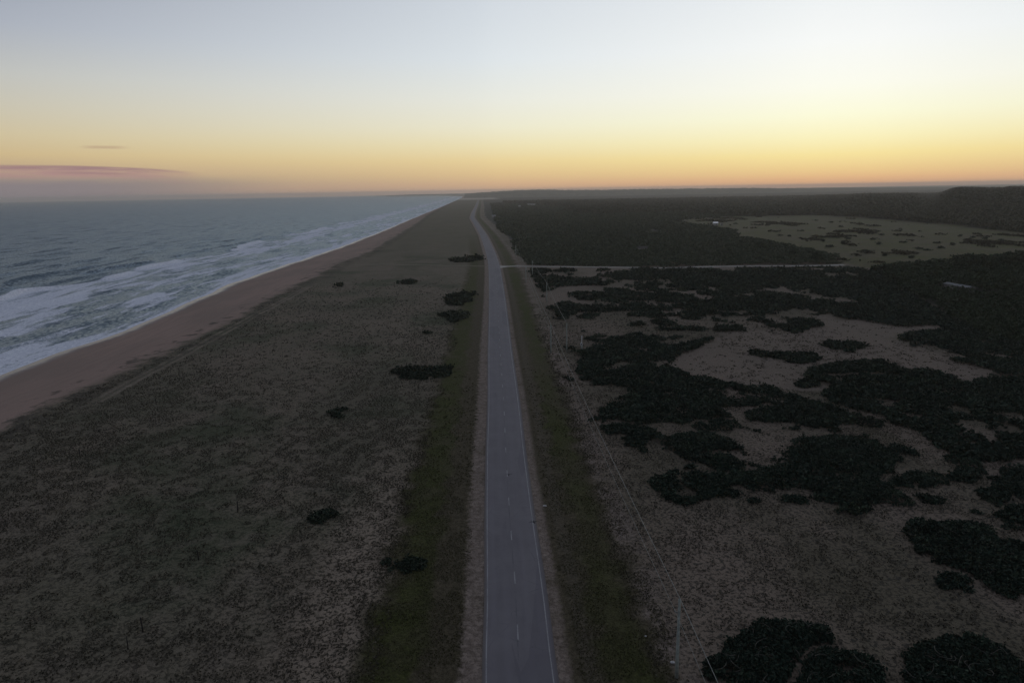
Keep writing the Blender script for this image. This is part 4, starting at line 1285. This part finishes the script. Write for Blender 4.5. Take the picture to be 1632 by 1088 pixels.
def bird(label, px_, py_, z, span, lift, heading):
    P = gp(px_, py_, z)
    root = thing('bird', P, label, 'bird', 'dark birds flying low over the road', heading)
    L = span * 0.5
    rings = [(-0.50, 0.010, 0.0), (-0.36, 0.05, 0.0), (-0.20, 0.085, 0.0), (0.0, 0.115, -0.01), (0.18, 0.10, 0.0), (0.28, 0.062, 0.02), (0.36, 0.068, 0.035), (0.43, 0.05, 0.035), (0.47, 0.018, 0.03)]
    mb = MB().ring_tube([(0, a * L * 1.1, c_ * L) for a, r, c_ in rings], [r * L * 1.75 for a, r, c_ in rings], 10)
    # tail fan
    mb.poly([(-0.02 * L, -0.40 * L, 0), (0.02 * L, -0.40 * L, 0), (0.13 * L, -0.74 * L, 0.0), (0.0, -0.77 * L, -0.01), (-0.13 * L, -0.74 * L, 0.0),
             (0, -0.42 * L, 0.03 * L), (0, -0.74 * L, 0.012)], [(0, 1, 2, 3, 4), (5, 0, 4, 6), (5, 6, 2, 1), (6, 4, 3), (6, 3, 2)])
    for sgn in (-1, 1):                     # wings: shoulder, wrist, fingered tip, with thickness
        prof = [(0.07, 0.15, -0.16, 0.02), (0.30, 0.20, -0.17, 0.10), (0.52, 0.22, -0.14, 0.16), (0.75, 0.14, -0.10, 0.14), (0.92, 0.04, -0.10, 0.11), (1.0, -0.04, -0.08, 0.09)]
        vs, fs = [], []
        for (sx, fr, bk, zz) in prof:
            zz = zz * lift
            th = 0.055 * (1.1 - sx)
            vs += [(sgn * sx * L, fr * L, zz * L), (sgn * sx * L, (fr * 0.4 + bk * 0.6) * L, (zz + th) * L), (sgn * sx * L, bk * L, zz * L), (sgn * sx * L, (fr * 0.4 + bk * 0.6) * L, (zz - th) * L)]
        for k in range(len(prof) - 1):
            for j in range(4):
                a, b_ = k * 4 + j, k * 4 + (j + 1) % 4
                fs.append((a, b_, b_ + 4, a + 4))
        fs += [(0, 1, 2, 3), tuple(len(vs) - 4 + j for j in (3, 2, 1, 0))]
        mb.poly(vs, fs)
        for q in range(4):                  # finger feathers at the tip
            y0 = (0.02 - 0.05 * q) * L
            mb.poly([(sgn * 0.93 * L, y0, 0.105 * lift * L), (sgn * 0.93 * L, y0 - 0.045 * L, 0.105 * lift * L), (sgn * (1.14 - 0.03 * q) * L, y0 - 0.06 * L - 0.02 * q * L, 0.14 * lift * L), (sgn * 0.95 * L, y0 - 0.02 * L, 0.125 * lift * L)],
                    [(0, 1, 2), (0, 2, 3), (1, 3, 2), (0, 3, 1)])
    mb.build('body', M_FEATHER, root, True)
    MB().ring_tube([(0, 0.505 * L, 0.03 * L), (0, 0.56 * L, 0.022 * L), (0, 0.61 * L, 0.005 * L)], [0.022 * L, 0.016 * L, 0.004 * L], 8).build('beak', M_BEAK, root, True)
    return root


bird('black bird gliding with flat wings across the right edge line of the road', 851, 831, 2.2, 1.25, 0.5, RAD(8))
bird('dark bird with raised wings low over the centre line of the road', 811, 756, 1.4, 0.95, 2.0, RAD(-6))

# ------------------------------------------------------------------ pale stones near the nearest pole and the verge
M_STONE = simple_mat('pale_stone', (0.42, 0.41, 0.39), 0.85, scale=9)


def stone(px_, py_, r, label, seed):
    p = gp(px_, py_)
    rs = np.random.RandomState(seed)
    rings = [(-0.25, 0.75), (0.1, 1.0), (0.45, 0.85), (0.7, 0.4), (0.76, 0.06)]
    mb = MB().ring_tube([(rs.uniform(-.08, .08) * r, rs.uniform(-.08, .08) * r, z * r) for z, q in rings], [q * r for z, q in rings], 9)
    mb.v = [q * np.array([1.25, 0.9, 0.8]) + rs.normal(0, 0.06 * r, 3) for q in mb.v]
    o = mb.build('stone', M_STONE, None, False, 0.02)
    o.location = (p[0], p[1], 0.0)
    tag(o, label, 'stone', 'pale stones lying in the grass')


stone(1072, 1055, 0.20, 'white stone in the grass right beside the nearest utility pole', 1)
stone(1127, 1047, 0.13, 'small pale stone right of the nearest utility pole at the scrub edge', 2)
stone(1029, 1013, 0.10, 'small pale stone in the dark grass left of the nearest utility pole', 3)
stone(868, 806, 0.26, 'pale stone on the right verge between the two birds', 4)
stone(1155, 1066, 0.10, 'small pale stone in the twiggy scrub at the bottom of the view', 5)

# ------------------------------------------------------------------ far houses
M_ROOFSHINE, t, b = new_mat('bright_sheet_roof')
g_ = t.node('ShaderNodeTexCoord').outputs['Object']
wv_ = t.node('ShaderNodeTexWave', {'Vector': g_, 'Scale': 3.0, 'Distortion': 0.2})
t.put(b.inputs['Base Color'], t.mix(wv_.outputs['Fac'], (0.86, 0.86, 0.85), (0.92, 0.92, 0.91)))
b.inputs['Metallic'].default_value = 1.0
b.inputs['Roughness'].default_value = 0.2
M_WALL = simple_mat('pale_render', (0.42, 0.41, 0.38), 0.9)
M_WALLD = simple_mat('grey_render', (0.20, 0.19, 0.17), 0.9)
M_ROOF = simple_mat('grey_sheet_roof', (0.27, 0.28, 0.27), 0.55, 0.1, scale=1.5)
M_ROOFG = simple_mat('weathered_sheet_roof', (0.17, 0.175, 0.17), 0.8, 0.0, scale=1.5, spec=0.1)
M_ROOFD = simple_mat('dark_roof', (0.075, 0.068, 0.06), 0.9)
M_GLASS = simple_mat('dark_glass', (0.02, 0.025, 0.03), 0.1, spec=0.6)


def house(name, px_, py_, size, roof_h, rz, mat_w, mat_r, label, cat, mono=False, over=0.35, windows=2, z=None):
    p = gp(px_, py_)
    z0 = float(ground_z(np.array([p[0]]), np.array([p[1]]))[0])
    r = thing(name, (p[0], p[1], z0), label, cat, None, rz)
    w, d, h = size
    MB().box((0, 0, h / 2 - 0.15), (w, d, h + 0.3)).build('wall', mat_w, r)
    a, c_ = w / 2 + over, d / 2 + over
    th = 0.14
    mb = MB()
    if mono:                                # single slope, low edge away from the road
        pts = [(-a, -c_, h + roof_h), (a, -c_, h + roof_h), (a, c_, h + 0.04), (-a, c_, h + 0.04)]
        mb.poly(pts + [(q[0], q[1], q[2] + th) for q in pts], [(3, 2, 1, 0), (4, 5, 6, 7), (0, 1, 5, 4), (1, 2, 6, 5), (2, 3, 7, 6), (3, 0, 4, 7)])
        MB().poly([(-w / 2, -d / 2, h + 0.15), (w / 2, -d / 2, h + 0.15), (w / 2, -d / 2, h + roof_h * 0.95), (-w / 2, -d / 2, h + roof_h * 0.95), (-w / 2, d / 2 - 0.2, h + 0.15), (w / 2, d / 2 - 0.2, h + 0.15)],
                  [(0, 1, 2, 3), (1, 5, 2), (0, 3, 4), (3, 2, 5, 4), (0, 4, 5, 1)]).build('gable', mat_w, r)
    else:
        for s_ in (-1, 1):
            pts = [(-a, s_ * c_, h - 0.1), (a, s_ * c_, h - 0.1), (a, 0, h + roof_h), (-a, 0, h + roof_h)]
            mb.poly(pts + [(q[0], q[1], q[2] + th) for q in pts], [(3, 2, 1, 0), (4, 5, 6, 7), (0, 1, 5, 4), (1, 2, 6, 5), (2, 3, 7, 6), (3, 0, 4, 7)])
        MB().poly([(-w / 2, -d / 2, h + 0.15), (-w / 2, d / 2, h + 0.15), (-w / 2, 0, h + roof_h - 0.05), (w / 2, -d / 2, h + 0.15), (w / 2, d / 2, h + 0.15), (w / 2, 0, h + roof_h - 0.05)],
                  [(0, 1, 2), (3, 5, 4), (0, 2, 5, 3), (1, 4, 5, 2), (0, 3, 4, 1)]).build('gable', mat_w, r)
    mb.build('roof', mat_r, r)
    MB().box((w * 0.1, -d / 2 - 0.03, 1.02), (0.95, 0.08, 2.05)).build('door', M_ROOFD, r)
    for k in range(windows):
        wx_ = -w * 0.3 + k * w * 0.62
        fr = MB().box((wx_, -d / 2 - 0.03, h * 0.55), (1.1, 0.08, 1.0)).build('window', M_WHITE, r)
        MB().box((wx_, -d / 2 - 0.075, h * 0.55), (0.94, 0.02, 0.84)).build('pane', M_GLASS, fr)
    return r


house('cottage', 1140, 358.5, (5.6, 4.5, 2.3), 1.5, RAD(-8), M_WALL, M_ROOFSHINE, 'small house with a bright sheet roof at the edge of the green field', 'house')
house('outbuilding', 1150, 359, (2.6, 2.4, 1.8), 0.8, RAD(-8), M_WALL, M_ROOF, 'tiny grey outbuilding beside the bright-roofed house', 'shed', True, windows=1)
house('long_shed', 1528, 463, (14.0, 3.2, 2.2), 0.45, RAD(-86), M_WALLD, M_ROOFG, 'long low shed with a pale roof half hidden in the near wood', 'shed')
house('shack', 1024, 400.5, (6.6, 4, 2.4), 1.1, RAD(-12), M_WALL, M_ROOFD, 'small pale-walled shack among bushes above the sand track', 'shack')
house('cabin', 787, 346.5, (6, 4.5, 2.6), 1.6, 0.1, M_WALL, M_ROOF, 'small grey-roofed cabin just right of the road bend', 'house')
house('far_house', 828, 330.5, (6, 5, 3.4), 1.8, 0.0, M_WALL, M_ROOF, 'tiny pale house far off, left of the long pale building', 'house')
house('far_barn', 847, 327.5, (24, 8, 3.0), 1.8, -0.05, M_WALL, M_ROOF, 'long pale building far off in the dark bushland', 'barn', windows=4)

# ------------------------------------------------------------------ haze
HAZE = 1.0e-4
hm, t, b = new_mat('haze')
hm.node_tree.nodes.remove(b)
vol = t.node('ShaderNodeVolumePrincipled', {'Color': (0.97, 0.90, 0.80, 1), 'Density': HAZE, 'Anisotropy': 0.45})
out = [n for n in t.n if n.type == 'OUTPUT_MATERIAL'][0]
t.l.new(vol.outputs[0], out.inputs['Volume'])
x0, x1, y0, y1, z0, z1 = -17500, 13500, -1200, 14500, -11.0, 62.0
hz = MB().box(((x0 + x1) / 2, (y0 + y1) / 2, (z0 + z1) / 2), (x1 - x0, y1 - y0, z1 - z0)).build('haze', hm)
hz['kind'] = 'stuff'
